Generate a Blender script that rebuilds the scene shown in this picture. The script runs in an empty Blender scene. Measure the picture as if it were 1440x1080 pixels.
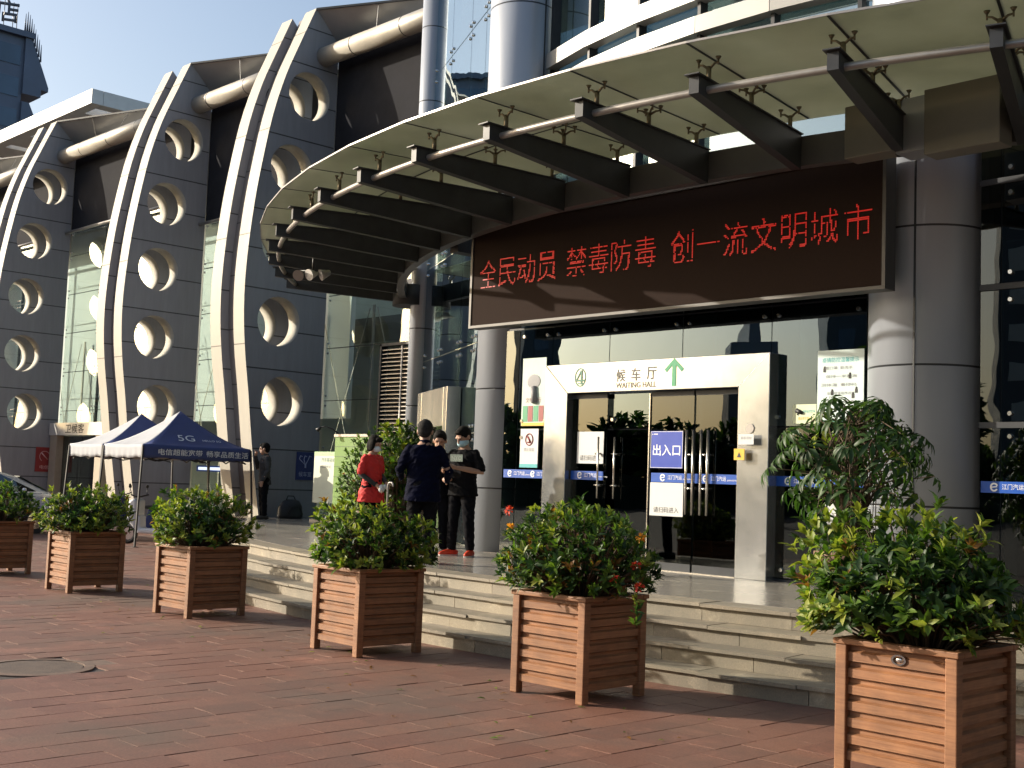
import bpy, bmesh, math, random
from math import sin, cos, pi, radians, sqrt, atan2
from mathutils import Vector, Matrix, Euler, noise
from mathutils.bvhtree import BVHTree
from mathutils.geometry import tessellate_polygon

S = bpy.context.scene
COL = S.collection

# ------------------------------------------------------------------ camera, sky, sun, exposure
cam_d = bpy.data.cameras.new('camera')
cam = bpy.data.objects.new('camera', cam_d)
COL.objects.link(cam)
cam_d.sensor_width = 36.0
cam_d.lens = 43.0
cam_d.clip_start = 0.1
cam_d.clip_end = 3000
cam.matrix_world = (Matrix.Translation((0, 0, 1.6)) @ Matrix.Rotation(radians(46), 4, 'Z')
                    @ Matrix.Rotation(pi / 2 + radians(4.65), 4, 'X') @ Matrix.Rotation(0.037, 4, 'Z'))
S.camera = cam

SUN_DIR = Vector((-0.80, -0.50, 0.0)).normalized()
SUN_EL = radians(19.0)
to_sun = Vector((SUN_DIR.x * cos(SUN_EL), SUN_DIR.y * cos(SUN_EL), sin(SUN_EL)))
world = bpy.data.worlds.new('World')
S.world = world
world.use_nodes = True
wn = world.node_tree
wn.nodes.clear()
w_out = wn.nodes.new('ShaderNodeOutputWorld')
w_bg = wn.nodes.new('ShaderNodeBackground')
w_sky = wn.nodes.new('ShaderNodeTexSky')
w_sky.sky_type = 'NISHITA'
w_sky.sun_disc = False
w_sky.sun_elevation = SUN_EL
w_sky.sun_rotation = atan2(SUN_DIR.x, SUN_DIR.y)
w_sky.air_density = 1.0
w_sky.dust_density = 3.2
w_sky.ozone_density = 1.0
w_bg.inputs['Strength'].default_value = 0.15
wn.links.new(w_sky.outputs[0], w_bg.inputs['Color'])
wn.links.new(w_bg.outputs[0], w_out.inputs['Surface'])

sun_d = bpy.data.lights.new('sun', 'SUN')
sun_d.energy = 4.6
sun_d.angle = radians(0.5)
sun_d.color = (1.0, 0.91, 0.77)
sun = bpy.data.objects.new('sun', sun_d)
COL.objects.link(sun)
sun.rotation_euler = to_sun.to_track_quat('Z', 'Y').to_euler()

S.view_settings.view_transform = 'Standard'
S.view_settings.look = 'None'
S.view_settings.exposure = 0.52
S.view_settings.gamma = 1.0
S.view_settings.use_curve_mapping = False
S.render.engine = 'CYCLES'
S.cycles.use_denoising = True
S.cycles.max_bounces = 8
S.cycles.transparent_max_bounces = 16
S.cycles.caustics_reflective = False
S.cycles.caustics_refractive = False
S.cycles.sample_clamp_indirect = 6.0


# ------------------------------------------------------------------ helpers
class MB:
    """collects polygons, then links them as one mesh object"""
    def __init__(s):
        s.v = []; s.f = []; s.m = []; s.sm = []

    def add(s, verts, faces, mi=0, smooth=False):
        b = len(s.v)
        s.v.extend([tuple(p) for p in verts])
        for f in faces:
            s.f.append(tuple(i + b for i in f)); s.m.append(mi); s.sm.append(smooth)
        return s

    def box(s, x0, x1, y0, y1, z0, z1, mi=0):
        v = [(x0, y0, z0), (x1, y0, z0), (x1, y1, z0), (x0, y1, z0), (x0, y0, z1), (x1, y0, z1), (x1, y1, z1), (x0, y1, z1)]
        return s.add(v, [(0, 3, 2, 1), (4, 5, 6, 7), (0, 1, 5, 4), (1, 2, 6, 5), (2, 3, 7, 6), (3, 0, 4, 7)], mi)

    def hexa(s, v, mi=0):
        return s.add(v, [(0, 3, 2, 1), (4, 5, 6, 7), (0, 1, 5, 4), (1, 2, 6, 5), (2, 3, 7, 6), (3, 0, 4, 7)], mi)

    def beam(s, p0, p1, w, h, mi=0, up=(0, 0, 1)):
        p0, p1 = Vector(p0), Vector(p1)
        d = (p1 - p0).normalized()
        u = Vector(up)
        if abs(d.dot(u)) > 0.98: u = Vector((0, 1, 0))
        a = d.cross(u).normalized() * w / 2
        b = a.cross(d).normalized() * h / 2
        v = []
        for p in (p0, p1):
            v += [p - a - b, p + a - b, p + a + b, p - a + b]
        return s.add(v, [(0, 1, 2, 3), (7, 6, 5, 4), (0, 4, 5, 1), (1, 5, 6, 2), (2, 6, 7, 3), (3, 7, 4, 0)], mi)

    def prism(s, poly, axis, a0, a1, mi=0):
        """poly of 2D points extruded along an axis; axis 'x': (y,z), 'y': (x,z), 'z': (x,y)"""
        def P(p, a):
            return (a, p[0], p[1]) if axis == 'x' else (p[0], a, p[1]) if axis == 'y' else (p[0], p[1], a)
        n = len(poly)
        v = [P(p, a0) for p in poly] + [P(p, a1) for p in poly]
        return s.add(v, [tuple(range(n))[::-1], tuple(range(n, 2 * n))] + [(i, (i + 1) % n, n + (i + 1) % n, n + i) for i in range(n)], mi)

    def tube(s, pts, radii, n=10, mi=0, caps=True, round_caps=False):
        pts = [Vector(p) for p in pts]
        if not hasattr(radii, '__len__'): radii = [radii] * len(pts)
        radii = list(radii)
        if round_caps:
            d0 = (pts[1] - pts[0]).normalized(); d1 = (pts[-1] - pts[-2]).normalized()
            r0, r1 = radii[0], radii[-1]
            pre = [(pts[0] - d0 * r0 * .95, r0 * .3), (pts[0] - d0 * r0 * .7, r0 * .72)]
            post = [(pts[-1] + d1 * r1 * .7, r1 * .72), (pts[-1] + d1 * r1 * .95, r1 * .3)]
            pts = [p for p, r in pre] + pts + [p for p, r in post]
            radii = [r for p, r in pre] + radii + [r for p, r in post]
        rings = []
        ref = None
        for i, p in enumerate(pts):
            d = (pts[min(i + 1, len(pts) - 1)] - pts[max(i - 1, 0)]).normalized()
            if ref is None:
                ref = Vector((0, 0, 1)) if abs(d.z) < .9 else Vector((1, 0, 0))
            a = d.cross(ref).normalized(); b = d.cross(a).normalized()
            ref = -b if False else ref
            rings.append([p + (a * cos(2 * pi * k / n) + b * sin(2 * pi * k / n)) * radii[i] for k in range(n)])
        v = [q for r in rings for q in r]
        f = []
        for i in range(len(pts) - 1):
            for k in range(n):
                f.append((i * n + k, i * n + (k + 1) % n, (i + 1) * n + (k + 1) % n, (i + 1) * n + k))
        b0 = len(s.v)
        s.add(v, f, mi, True)
        if caps:
            s.add(rings[0], [tuple(range(n))[::-1]], mi); s.add(rings[-1], [tuple(range(n))], mi)
        return s

    def cyl(s, x, y, z0, z1, r, n=32, mi=0, r1=None):
        r1 = r if r1 is None else r1
        return s.tube([(x, y, z0), (x, y, z1)], [r, r1], n, mi)

    def rings(s, rs, n=20, mi=0):
        """loft of horizontal ellipses (cx, cy, z, rx, ry)"""
        v = []
        for cx, cy, z, rx, ry in rs:
            v += [(cx + rx * cos(2 * pi * k / n), cy + ry * sin(2 * pi * k / n), z) for k in range(n)]
        f = [(i * n + k, i * n + (k + 1) % n, (i + 1) * n + (k + 1) % n, (i + 1) * n + k) for i in range(len(rs) - 1) for k in range(n)]
        s.add(v, f, mi, True)
        s.add(v[:n], [tuple(range(n))[::-1]], mi, True); s.add(v[-n:], [tuple(range(n))], mi, True)
        return s

    def ball(s, c, r, n=14, mi=0, rot=None):
        c = Vector(c); r = Vector(r if hasattr(r, '__len__') else (r, r, r))
        v = []; m = n // 2
        for i in range(m + 1):
            t = pi * i / m
            for k in range(n):
                q = Vector((sin(t) * cos(2 * pi * k / n) * r.x, sin(t) * sin(2 * pi * k / n) * r.y, cos(t) * r.z))
                if rot: q = rot @ q
                v.append(c + q)
        f = [(i * n + k, (i + 1) * n + k, (i + 1) * n + (k + 1) % n, i * n + (k + 1) % n) for i in range(m) for k in range(n)]
        return s.add(v, f, mi, True)

    def mesh(s, name):
        me = bpy.data.meshes.new(name)
        me.from_pydata(s.v, [], s.f)
        me.polygons.foreach_set('material_index', s.m)
        me.polygons.foreach_set('use_smooth', s.sm)
        me.update()
        return me

    def build(s, name, mats, parent=None, bevel=0, merge=True):
        me = s.mesh(name)
        bm = bmesh.new(); bm.from_mesh(me)
        if merge: bmesh.ops.remove_doubles(bm, verts=bm.verts, dist=1e-5)
        bmesh.ops.recalc_face_normals(bm, faces=bm.faces)
        bm.to_mesh(me); bm.free()
        o = link(name, me, mats, parent)
        if bevel:
            b = o.modifiers.new('bevel', 'BEVEL'); b.width = bevel; b.segments = 2; b.limit_method = 'ANGLE'; b.angle_limit = radians(40)
        return o


def link(name, me, mats, parent=None):
    o = bpy.data.objects.new(name, me)
    COL.objects.link(o)
    for m in (mats if isinstance(mats, (list, tuple)) else [mats]):
        if m: me.materials.append(m)
    if parent: o.parent = parent
    return o


def tag(o, label, cat, group=None):
    o['label'] = label; o['category'] = cat
    if group: o['group'] = group
    return o


def thing(name, label, cat, loc=(0, 0, 0), rz=0, group=None):
    o = bpy.data.objects.new(name, None)
    COL.objects.link(o)
    o.empty_display_size = .2
    o.location = loc; o.rotation_euler = (0, 0, rz)
    return tag(o, label, cat, group)


def struct(o, kind='structure'):
    o['kind'] = kind
    return o


def dup(o, parent=None):
    c = o.copy(); COL.objects.link(c)
    if parent: c.parent = parent
    for ch in list(o.children): dup(ch, c)
    return c


def text_mesh(body, w=None, h=None, thin=0.0):
    """flat lettering centred on the origin in the XZ plane, fitted to width w and height h"""
    cu = bpy.data.curves.new('lettering', 'FONT')
    cu.body = body; cu.resolution_u = 3; cu.offset = -thin
    o = bpy.data.objects.new('lettering', cu); COL.objects.link(o)
    dg = bpy.context.evaluated_depsgraph_get()
    me = bpy.data.meshes.new_from_object(o.evaluated_get(dg))
    bpy.data.objects.remove(o); bpy.data.curves.remove(cu)
    xs = [v.co.x for v in me.vertices]; ys = [v.co.y for v in me.vertices]
    x0, x1, y0, y1 = min(xs), max(xs), min(ys), max(ys)
    sx = w / (x1 - x0) if w else None
    sy = h / (y1 - y0) if h else None
    if sx is None: sx = sy
    if sy is None: sy = sx
    for v in me.vertices:
        v.co = ((v.co.x - (x0 + x1) / 2) * sx, 0, (v.co.y - (y0 + y1) / 2) * sy)
    return me


def letters(name, body, mat, parent, loc, w=None, h=None, facing='-y', tilt=0, bold=0):
    me = text_mesh(body, w, h, -bold); me.name = name
    R_ = {'-y': Matrix.Identity(4), '+x': Matrix.Rotation(pi / 2, 4, 'Z'), '-x': Matrix.Rotation(-pi / 2, 4, 'Z')}[facing]
    me.transform(Matrix.Translation(loc) @ R_ @ Matrix.Rotation(tilt, 4, 'X'))
    return link(name, me, mat, parent)


def union(mb, voxel, name, mats, parent=None, smooth=2, folds=0):
    """one continuous skin over overlapping shapes"""
    me = mb.mesh(name)
    bm = bmesh.new(); bm.from_mesh(me)
    bmesh.ops.remove_doubles(bm, verts=bm.verts, dist=1e-5)
    bmesh.ops.recalc_face_normals(bm, faces=bm.faces)
    bm.to_mesh(me); bm.free()
    t = bpy.data.objects.new(name, me); COL.objects.link(t)
    r = t.modifiers.new('r', 'REMESH'); r.mode = 'VOXEL'; r.voxel_size = voxel; r.use_smooth_shade = True
    s = t.modifiers.new('s', 'SMOOTH'); s.factor = .5; s.iterations = smooth
    dg = bpy.context.evaluated_depsgraph_get()
    me2 = bpy.data.meshes.new_from_object(t.evaluated_get(dg))
    bpy.data.objects.remove(t); bpy.data.meshes.remove(me)
    me2.name = name; me2.materials.clear()
    if folds:   # creases in cloth: ridged noise along the surface normal
        off = Vector((len(me2.vertices) * .013, 3.1, 7.7)); new = []
        for v in me2.vertices:
            p = v.co
            a = noise.noise(Vector((p.x * 9, p.y * 9, p.z * 16 + p.x * 9)) + off)
            b = noise.noise(Vector((p.x * 24 + p.z * 14, p.y * 24, p.z * 30)) + off)
            new.append(p + v.normal * folds * (-abs(a) * 1.5 + .35 * b + .3))
        for v, q in zip(me2.vertices, new): v.co = q
    for p in me2.polygons: p.use_smooth = True
    return link(name, me2, mats, parent)


# ------------------------------------------------------------------ materials
MATS = {}


def new_mat(name):
    m = bpy.data.materials.new(name); m.use_nodes = True
    MATS[name] = m
    return m, m.node_tree.nodes, m.node_tree.links, m.node_tree.nodes['Principled BSDF']


def ramp(n, stops):
    r = n.new('ShaderNodeValToRGB')
    while len(r.color_ramp.elements) < len(stops): r.color_ramp.elements.new(.5)
    for e, (p, c) in zip(r.color_ramp.elements, stops):
        e.position = p; e.color = (*c, 1)
    return r


def noisy(name, c, rough=.5, metal=0, var=.12, scale=4, spec=.5, bump=0, fine=60, stretch=(1, 1, 1), coat=0):
    """plain painted or solid surface with slight tonal and gloss variation"""
    m, n, l, b = new_mat(name)
    tc = n.new('ShaderNodeTexCoord'); mp = n.new('ShaderNodeMapping'); mp.inputs['Scale'].default_value = stretch
    l.new(tc.outputs['Object'], mp.inputs[0])
    t = n.new('ShaderNodeTexNoise'); t.inputs['Scale'].default_value = scale; t.inputs['Detail'].default_value = 6; t.inputs['Roughness'].default_value = .6
    l.new(mp.outputs[0], t.inputs['Vector'])
    lo = [max(0, x * (1 - var)) for x in c]; hi = [min(1, x * (1 + var)) for x in c]
    r = ramp(n, [(.3, lo), (.7, hi)])
    l.new(t.outputs[0], r.inputs[0]); l.new(r.outputs[0], b.inputs['Base Color'])
    mr = n.new('ShaderNodeMapRange'); mr.inputs['To Min'].default_value = max(.02, rough * .8); mr.inputs['To Max'].default_value = min(1, rough * 1.2)
    l.new(t.outputs[0], mr.inputs[0]); l.new(mr.outputs[0], b.inputs['Roughness'])
    b.inputs['Metallic'].default_value = metal; b.inputs['Specular IOR Level'].default_value = spec
    if coat: b.inputs['Coat Weight'].default_value = coat
    if bump:
        t2 = n.new('ShaderNodeTexNoise'); t2.inputs['Scale'].default_value = fine; t2.inputs['Detail'].default_value = 4
        l.new(mp.outputs[0], t2.inputs['Vector'])
        bp = n.new('ShaderNodeBump'); bp.inputs['Strength'].default_value = bump; bp.inputs['Distance'].default_value = .01
        l.new(t2.outputs[0], bp.inputs['Height']); l.new(bp.outputs[0], b.inputs['Normal'])
    return m


def jointed(name, c, period, offset, axis='Z', rough=.4, metal=0, var=.1, width=.02, joint=.25, streak=.15, spec=.5):
    """sheet cladding with dark shadow joints at regular heights and rain streaks"""
    m, n, l, b = new_mat(name)
    tc = n.new('ShaderNodeTexCoord'); sp = n.new('ShaderNodeSeparateXYZ'); l.new(tc.outputs['Object'], sp.inputs[0])
    def mth(op, a, bb):
        k = n.new('ShaderNodeMath'); k.operation = op
        for i, q in enumerate((a, bb)):
            if q is None: continue
            if isinstance(q, (int, float)): k.inputs[i].default_value = q
            else: l.new(q, k.inputs[i])
        return k.outputs[0]
    z = mth('ADD', sp.outputs[axis], offset)
    fr = mth('FRACT', mth('DIVIDE', z, period), None)
    ln = mth('LESS_THAN', fr, width / period)
    cell = mth('FLOOR', mth('DIVIDE', z, period), None)
    wn_ = n.new('ShaderNodeTexWhiteNoise'); wn_.noise_dimensions = '1D'; l.new(cell, wn_.inputs['W'])
    mp = n.new('ShaderNodeMapping'); mp.inputs['Scale'].default_value = (3, 3, .35); l.new(tc.outputs['Object'], mp.inputs[0])
    t = n.new('ShaderNodeTexNoise'); t.inputs['Scale'].default_value = 2.2; t.inputs['Detail'].default_value = 8; t.inputs['Roughness'].default_value = .65
    l.new(mp.outputs[0], t.inputs['Vector'])
    k = mth('ADD', mth('MULTIPLY', t.outputs[0], streak * 2), mth('MULTIPLY', wn_.outputs[0], var))
    k = mth('ADD', k, 1 - streak - var / 2)
    k = mth('MULTIPLY', k, mth('SUBTRACT', 1.0, mth('MULTIPLY', ln, 1 - joint)))
    hs = n.new('ShaderNodeVectorMath'); hs.operation = 'SCALE'; hs.inputs[0].default_value = c; l.new(k, hs.inputs['Scale'])
    l.new(hs.outputs[0], b.inputs['Base Color'])
    mr = n.new('ShaderNodeMapRange'); mr.inputs['To Min'].default_value = rough * .75; mr.inputs['To Max'].default_value = rough * 1.25
    l.new(t.outputs[0], mr.inputs[0]); l.new(mr.outputs[0], b.inputs['Roughness'])
    b.inputs['Metallic'].default_value = metal; b.inputs['Specular IOR Level'].default_value = spec
    bp = n.new('ShaderNodeBump'); bp.inputs['Strength'].default_value = .6; bp.inputs['Distance'].default_value = .01
    inv = mth('SUBTRACT', 1.0, ln); l.new(inv, bp.inputs['Height']); l.new(bp.outputs[0], b.inputs['Normal'])
    return m


def glassy(name, tint, refl=.12, rough=.0, grz=.75, rtint=(.93, .98, .96)):
    """tinted pane: mirror-like reflection rising towards grazing angles over a tinted see-through body"""
    m, n, l, b = new_mat(name)
    n.remove(b)
    out = n['Material Output']
    tr = n.new('ShaderNodeBsdfTransparent'); tr.inputs[0].default_value = (*tint, 1)
    gl = n.new('ShaderNodeBsdfGlossy'); gl.inputs[0].default_value = (*rtint, 1); gl.inputs['Roughness'].default_value = rough
    lw = n.new('ShaderNodeLayerWeight'); lw.inputs['Blend'].default_value = .5
    mr = n.new('ShaderNodeMapRange'); mr.inputs['From Min'].default_value = 0; mr.inputs['From Max'].default_value = 1
    mr.inputs['To Min'].default_value = refl; mr.inputs['To Max'].default_value = grz
    pw = n.new('ShaderNodeMath'); pw.operation = 'POWER'; pw.inputs[1].default_value = 2.2
    l.new(lw.outputs['Facing'], pw.inputs[0]); l.new(pw.outputs[0], mr.inputs[0])
    mx = n.new('ShaderNodeMixShader'); l.new(mr.outputs[0], mx.inputs[0]); l.new(tr.outputs[0], mx.inputs[1]); l.new(gl.outputs[0], mx.inputs[2])
    # slight waviness of large panes
    tc = n.new('ShaderNodeTexCoord'); t = n.new('ShaderNodeTexNoise'); t.inputs['Scale'].default_value = .9; l.new(tc.outputs['Object'], t.inputs['Vector'])
    bp = n.new('ShaderNodeBump'); bp.inputs['Strength'].default_value = .06; bp.inputs['Distance'].default_value = .05
    l.new(t.outputs[0], bp.inputs['Height']); l.new(bp.outputs[0], gl.inputs['Normal'])
    l.new(mx.outputs[0], out.inputs['Surface'])
    return m


def leafy(name, c, c2, rough=.46, trans=.34):
    m, n, l, b = new_mat(name)
    g = n.new('ShaderNodeNewGeometry')
    r = ramp(n, [(0, c), (1, c2)])
    l.new(g.outputs['Random Per Island'], r.inputs[0])
    l.new(r.outputs[0], b.inputs['Base Color'])
    b.inputs['Roughness'].default_value = rough
    b.inputs['Specular IOR Level'].default_value = .32
    tl = n.new('ShaderNodeBsdfTranslucent')
    hs = n.new('ShaderNodeVectorMath'); hs.operation = 'MULTIPLY'; hs.inputs[1].default_value = (1.5, 1.7, .7)
    l.new(r.outputs[0], hs.inputs[0]); l.new(hs.outputs[0], tl.inputs[0])
    mx = n.new('ShaderNodeMixShader'); mx.inputs[0].default_value = trans
    l.new(b.outputs[0], mx.inputs[1]); l.new(tl.outputs[0], mx.inputs[2])
    l.new(mx.outputs[0], n['Material Output'].inputs['Surface'])
    return m


def glow(name, c, strength):
    m, n, l, b = new_mat(name)
    b.inputs['Base Color'].default_value = (*[x * .3 for x in c], 1)
    b.inputs['Emission Color'].default_value = (*c, 1); b.inputs['Emission Strength'].default_value = strength
    b.inputs['Roughness'].default_value = .5
    return m


def island(name, cols, rough=(.5, .8), bump=.25, fine=45, stain=.35, stain_c=(.05, .045, .04), spec=.5, big=.6):
    """stone or clay slabs: tone changes from slab to slab, grain, and broad dirty patches"""
    m, n, l, b = new_mat(name)
    g = n.new('ShaderNodeNewGeometry'); tc = n.new('ShaderNodeTexCoord')
    r = ramp(n, [(i / max(1, len(cols) - 1), c) for i, c in enumerate(cols)])
    l.new(g.outputs['Random Per Island'], r.inputs[0])
    t = n.new('ShaderNodeTexNoise'); t.inputs['Scale'].default_value = fine; t.inputs['Detail'].default_value = 5; l.new(tc.outputs['Object'], t.inputs['Vector'])
    t2 = n.new('ShaderNodeTexNoise'); t2.inputs['Scale'].default_value = big; t2.inputs['Detail'].default_value = 7; t2.inputs['Roughness'].default_value = .65; l.new(tc.outputs['Object'], t2.inputs['Vector'])
    gr = n.new('ShaderNodeMapRange'); gr.inputs['From Min'].default_value = .25; gr.inputs['From Max'].default_value = .75; gr.inputs['To Min'].default_value = .78; gr.inputs['To Max'].default_value = 1.2
    l.new(t.outputs[0], gr.inputs[0])
    sc = n.new('ShaderNodeVectorMath'); sc.operation = 'SCALE'; l.new(r.outputs[0], sc.inputs[0]); l.new(gr.outputs[0], sc.inputs['Scale'])
    sr = n.new('ShaderNodeMapRange'); sr.inputs['From Min'].default_value = .44; sr.inputs['From Max'].default_value = .64; sr.inputs['To Max'].default_value = stain
    l.new(t2.outputs[0], sr.inputs[0])
    t3 = n.new('ShaderNodeTexNoise'); t3.inputs['Scale'].default_value = big * 2.7; t3.inputs['Detail'].default_value = 9; t3.inputs['Roughness'].default_value = .7; l.new(tc.outputs['Object'], t3.inputs['Vector'])
    pr = n.new('ShaderNodeMapRange'); pr.inputs['From Min'].default_value = .55; pr.inputs['From Max'].default_value = .75; pr.inputs['To Min'].default_value = 1; pr.inputs['To Max'].default_value = 1.8; l.new(t3.outputs[0], pr.inputs[0])
    sc0 = sc; sc = n.new('ShaderNodeVectorMath'); sc.operation = 'SCALE'; l.new(sc0.outputs[0], sc.inputs[0]); l.new(pr.outputs[0], sc.inputs['Scale'])
    mx = n.new('ShaderNodeMix'); mx.data_type = 'RGBA'
    l.new(sr.outputs[0], mx.inputs['Factor']); l.new(sc.outputs[0], mx.inputs['A']); mx.inputs['B'].default_value = (*stain_c, 1)
    l.new(mx.outputs['Result'], b.inputs['Base Color'])
    rr = n.new('ShaderNodeMapRange'); rr.inputs['To Min'].default_value = rough[0]; rr.inputs['To Max'].default_value = rough[1]
    rr.inputs['From Min'].default_value = .3; rr.inputs['From Max'].default_value = .7
    l.new(t2.outputs[0], rr.inputs[0]); l.new(rr.outputs[0], b.inputs['Roughness'])
    b.inputs['Specular IOR Level'].default_value = spec
    bp = n.new('ShaderNodeBump'); bp.inputs['Strength'].default_value = bump; bp.inputs['Distance'].default_value = .008
    l.new(t.outputs[0], bp.inputs['Height']); l.new(bp.outputs[0], b.inputs['Normal'])
    return m


M = {}
M['paver'] = island('red_paver', [(.178, .080, .055), (.205, .096, .064), (.165, .074, .051), (.216, .103, .069), (.192, .088, .059)], (.45, .85), .3, 60, .62, (.085, .07, .055))
M['ground'] = noisy('bedding_ground', (.06, .046, .04), .9, var=.3, scale=1.5)
M['step'] = island('grey_granite_step', [(.265, .228, .165), (.32, .272, .195), (.235, .20, .15), (.29, .245, .178)], (.4, .7), .15, 90, .6, (.17, .155, .12), big=1.6)
M['floor'] = island('polished_granite_floor', [(.27, .25, .22), (.33, .305, .265), (.24, .225, .2), (.30, .28, .245)], (.12, .3), .04, 80, .3, (.15, .14, .125), spec=.6)
M['alu'] = jointed('column_cladding', (.38, .41, .46), 1.45, -2.36 + 1.45 * 4, width=.022, joint=.12, rough=.34, metal=.25, streak=.06, var=.05)
M['fin_side'] = jointed('fin_side_panel', (.26, .262, .278), .94, -.3 + .94 * 4, width=.03, joint=.2, rough=.42, streak=.22, var=.10)
M['fin_edge'] = jointed('fin_edge_panel', (.52, .485, .41), 2.6, .6, width=.025, joint=.4, rough=.6, streak=.1, var=.05, spec=.2)
M['fin_recess'] = jointed('fin_recess_panel', (.21, .185, .172), 1.3, .2, width=.03, joint=.3, rough=.5, streak=.12)
M['hole'] = noisy('porthole_lining', (.42, .405, .36), .7, var=.2, scale=3, spec=.15)
M['headbox'] = noisy('olive_grey_cladding', (.20, .195, .17), .5, var=.08, scale=1.5)
M['soffit'] = noisy('soffit_panel', (.30, .30, .30), .3, metal=.35, var=.1, scale=1.2)
M['darkwall'] = noisy('dark_fascia', (.03, .03, .034), .85, var=.2, scale=2, spec=.05)
M['pipe'] = noisy('grey_pipe', (.46, .43, .37), .4, metal=.15, var=.1, scale=2)
M['white'] = noisy('white_paint', (.72, .70, .66), .5, var=.06, scale=2)
M['band'] = noisy('sunshade_band', (.36, .355, .335), .4, metal=.1, var=.06, scale=1.5)
M['steel_dark'] = noisy('dark_steel_paint', (.040, .043, .048), .5, var=.18, scale=5, spec=.3)
M['black'] = noisy('black_paint', (.012, .012, .013), .5, var=.2, scale=8)
M['rail'] = noisy('grey_rail', (.33, .31, .29), .35, metal=.4, var=.12, scale=6)
M['steel'] = noisy('brushed_steel', (.62, .59, .54), .24, metal=1.0, var=.12, scale=3, stretch=(1, 1, .15))
M['portal'] = noisy('brushed_portal_steel', (.53, .545, .55), .2, metal=.85, var=.12, scale=2.2)
M['chrome'] = noisy('polished_steel', (.75, .74, .72), .12, metal=1.0, var=.05)
M['bronze'] = noisy('bolt_bronze', (.20, .17, .12), .35, metal=.8, var=.2, scale=30)
M['glass_front'] = glassy('entrance_glass', (.26, .32, .32), .10, 0, .85, (.66, .82, .98))
M['glass_low'] = glassy('low_glass', (.20, .25, .26), .06, 0, .6)
M['glass_door'] = glassy('door_glass', (.20, .22, .24), .05, 0, .5)
M['glass_up'] = glassy('upper_glass', (.50, .60, .60), .30, 0, .85, (.82, .92, .97))
M['glass_wing'] = glassy('wing_glass', (.93, .985, .965), .05, 0, .5)
M['seal'] = noisy('black_sealant', (.02, .022, .024), .5)
M['seam'] = M['seal']
M['led_frame'] = noisy('led_frame', (.09, .085, .08), .5, metal=.2)
M['led'] = noisy('led_mask', (.026, .0155, .012), .9, var=.12, scale=30, bump=.2, fine=220, spec=.12)
M['led_on'] = glow('led_red', (1.0, .02, .012), .27)
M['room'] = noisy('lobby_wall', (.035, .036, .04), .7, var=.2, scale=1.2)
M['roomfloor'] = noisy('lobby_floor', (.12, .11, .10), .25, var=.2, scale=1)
M['inner_white'] = noisy('white_inner_wall', (.78, .79, .77), .7, var=.04, scale=.6)
M['roomlight'] = noisy('lobby_pale_wall', (.55, .58, .55), .6, var=.08, scale=1)
M['paper'] = noisy('paper', (.62, .63, .62), .6, var=.03)
M['paper_green'] = noisy('pale_green_paper', (.50, .62, .55), .55, var=.12, scale=3)
M['ink'] = noisy('black_ink', (.02, .02, .02), .5)
M['ink_grey'] = noisy('grey_ink', (.28, .28, .29), .6)
M['green'] = noisy('sign_green', (.02, .28, .12), .45, var=.05)
M['green_dark'] = noisy('deep_green', (.03, .16, .10), .5, var=.05)
M['blue'] = noisy('sign_blue', (.018, .055, .40), .35, var=.05)
M['stripe'] = noisy('stripe_blue', (.012, .085, .42), .35, var=.06)
M['sign_navy'] = noisy('sign_navy', (.02, .035, .16), .45, var=.08)
M['white_ink'] = noisy('white_ink', (.82, .83, .84), .5, var=.02)
M['red'] = noisy('sign_red', (.26, .025, .025), .5, var=.08)
M['yellow'] = noisy('sign_yellow', (.75, .45, .03), .5, var=.06)
M['cyan'] = noisy('sign_cyan', (.05, .40, .42), .5, var=.06)

# ================================================================== ground, paving, steps
mb = MB()
mb.add([(-900, -900, -.009), (900, -900, -.009), (900, 900, -.009), (-900, 900, -.009)], [(0, 1, 2, 3)])
struct(mb.build('ground', M['ground']))

rnd = random.Random(3)
mb = MB()
TW, TL = .29, .44
MAN = (-9.72, 4.22, .40)
for i in range(-150, 10):
    x0 = i * TW
    off = (i % 2) * TL / 2 + rnd.uniform(-.02, .02)
    for j in range(-5, 48):
        y0 = j * TL + off
        cx, cy = x0 + TW / 2, y0 + TL / 2
        # keep to what the plaza shows, leave the manhole out
        if cx < -22 and cy < 3 or cy < cx * -.25 - 1.0 and cx > -4: continue
        if (cx - MAN[0]) ** 2 + (cy - MAN[1]) ** 2 < .46 ** 2: continue
        if (cx + 9) ** 2 + (cy - 31.55) ** 2 < 23.0 ** 2 and cx > -25.8: continue
        g = .0022
        zt = rnd.uniform(-.0012, .0012); tx = rnd.uniform(-.0015, .0015); ty = rnd.uniform(-.0015, .0015)
        if rnd.random() < .05: zt += rnd.uniform(-.003, .005); ty *= 2; tx *= 2
        a, b_, c, d = x0 + g * 1.7, x0 + TW - g * 1.7, y0 + g, y0 + TL - g
        zz = [zt - tx - ty, zt + tx - ty, zt + tx + ty, zt - tx + ty]
        v = [(a, c, -.04), (b_, c, -.04), (b_, d, -.04), (a, d, -.04), (a, c, zz[0]), (b_, c, zz[1]), (b_, d, zz[2]), (a, d, zz[3])]
        mb.add(v, [(4, 5, 6, 7), (0, 1, 5, 4), (1, 2, 6, 5), (2, 3, 7, 6), (3, 0, 4, 7)])
struct(mb.build('pavement', M['paver'], merge=False))

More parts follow.
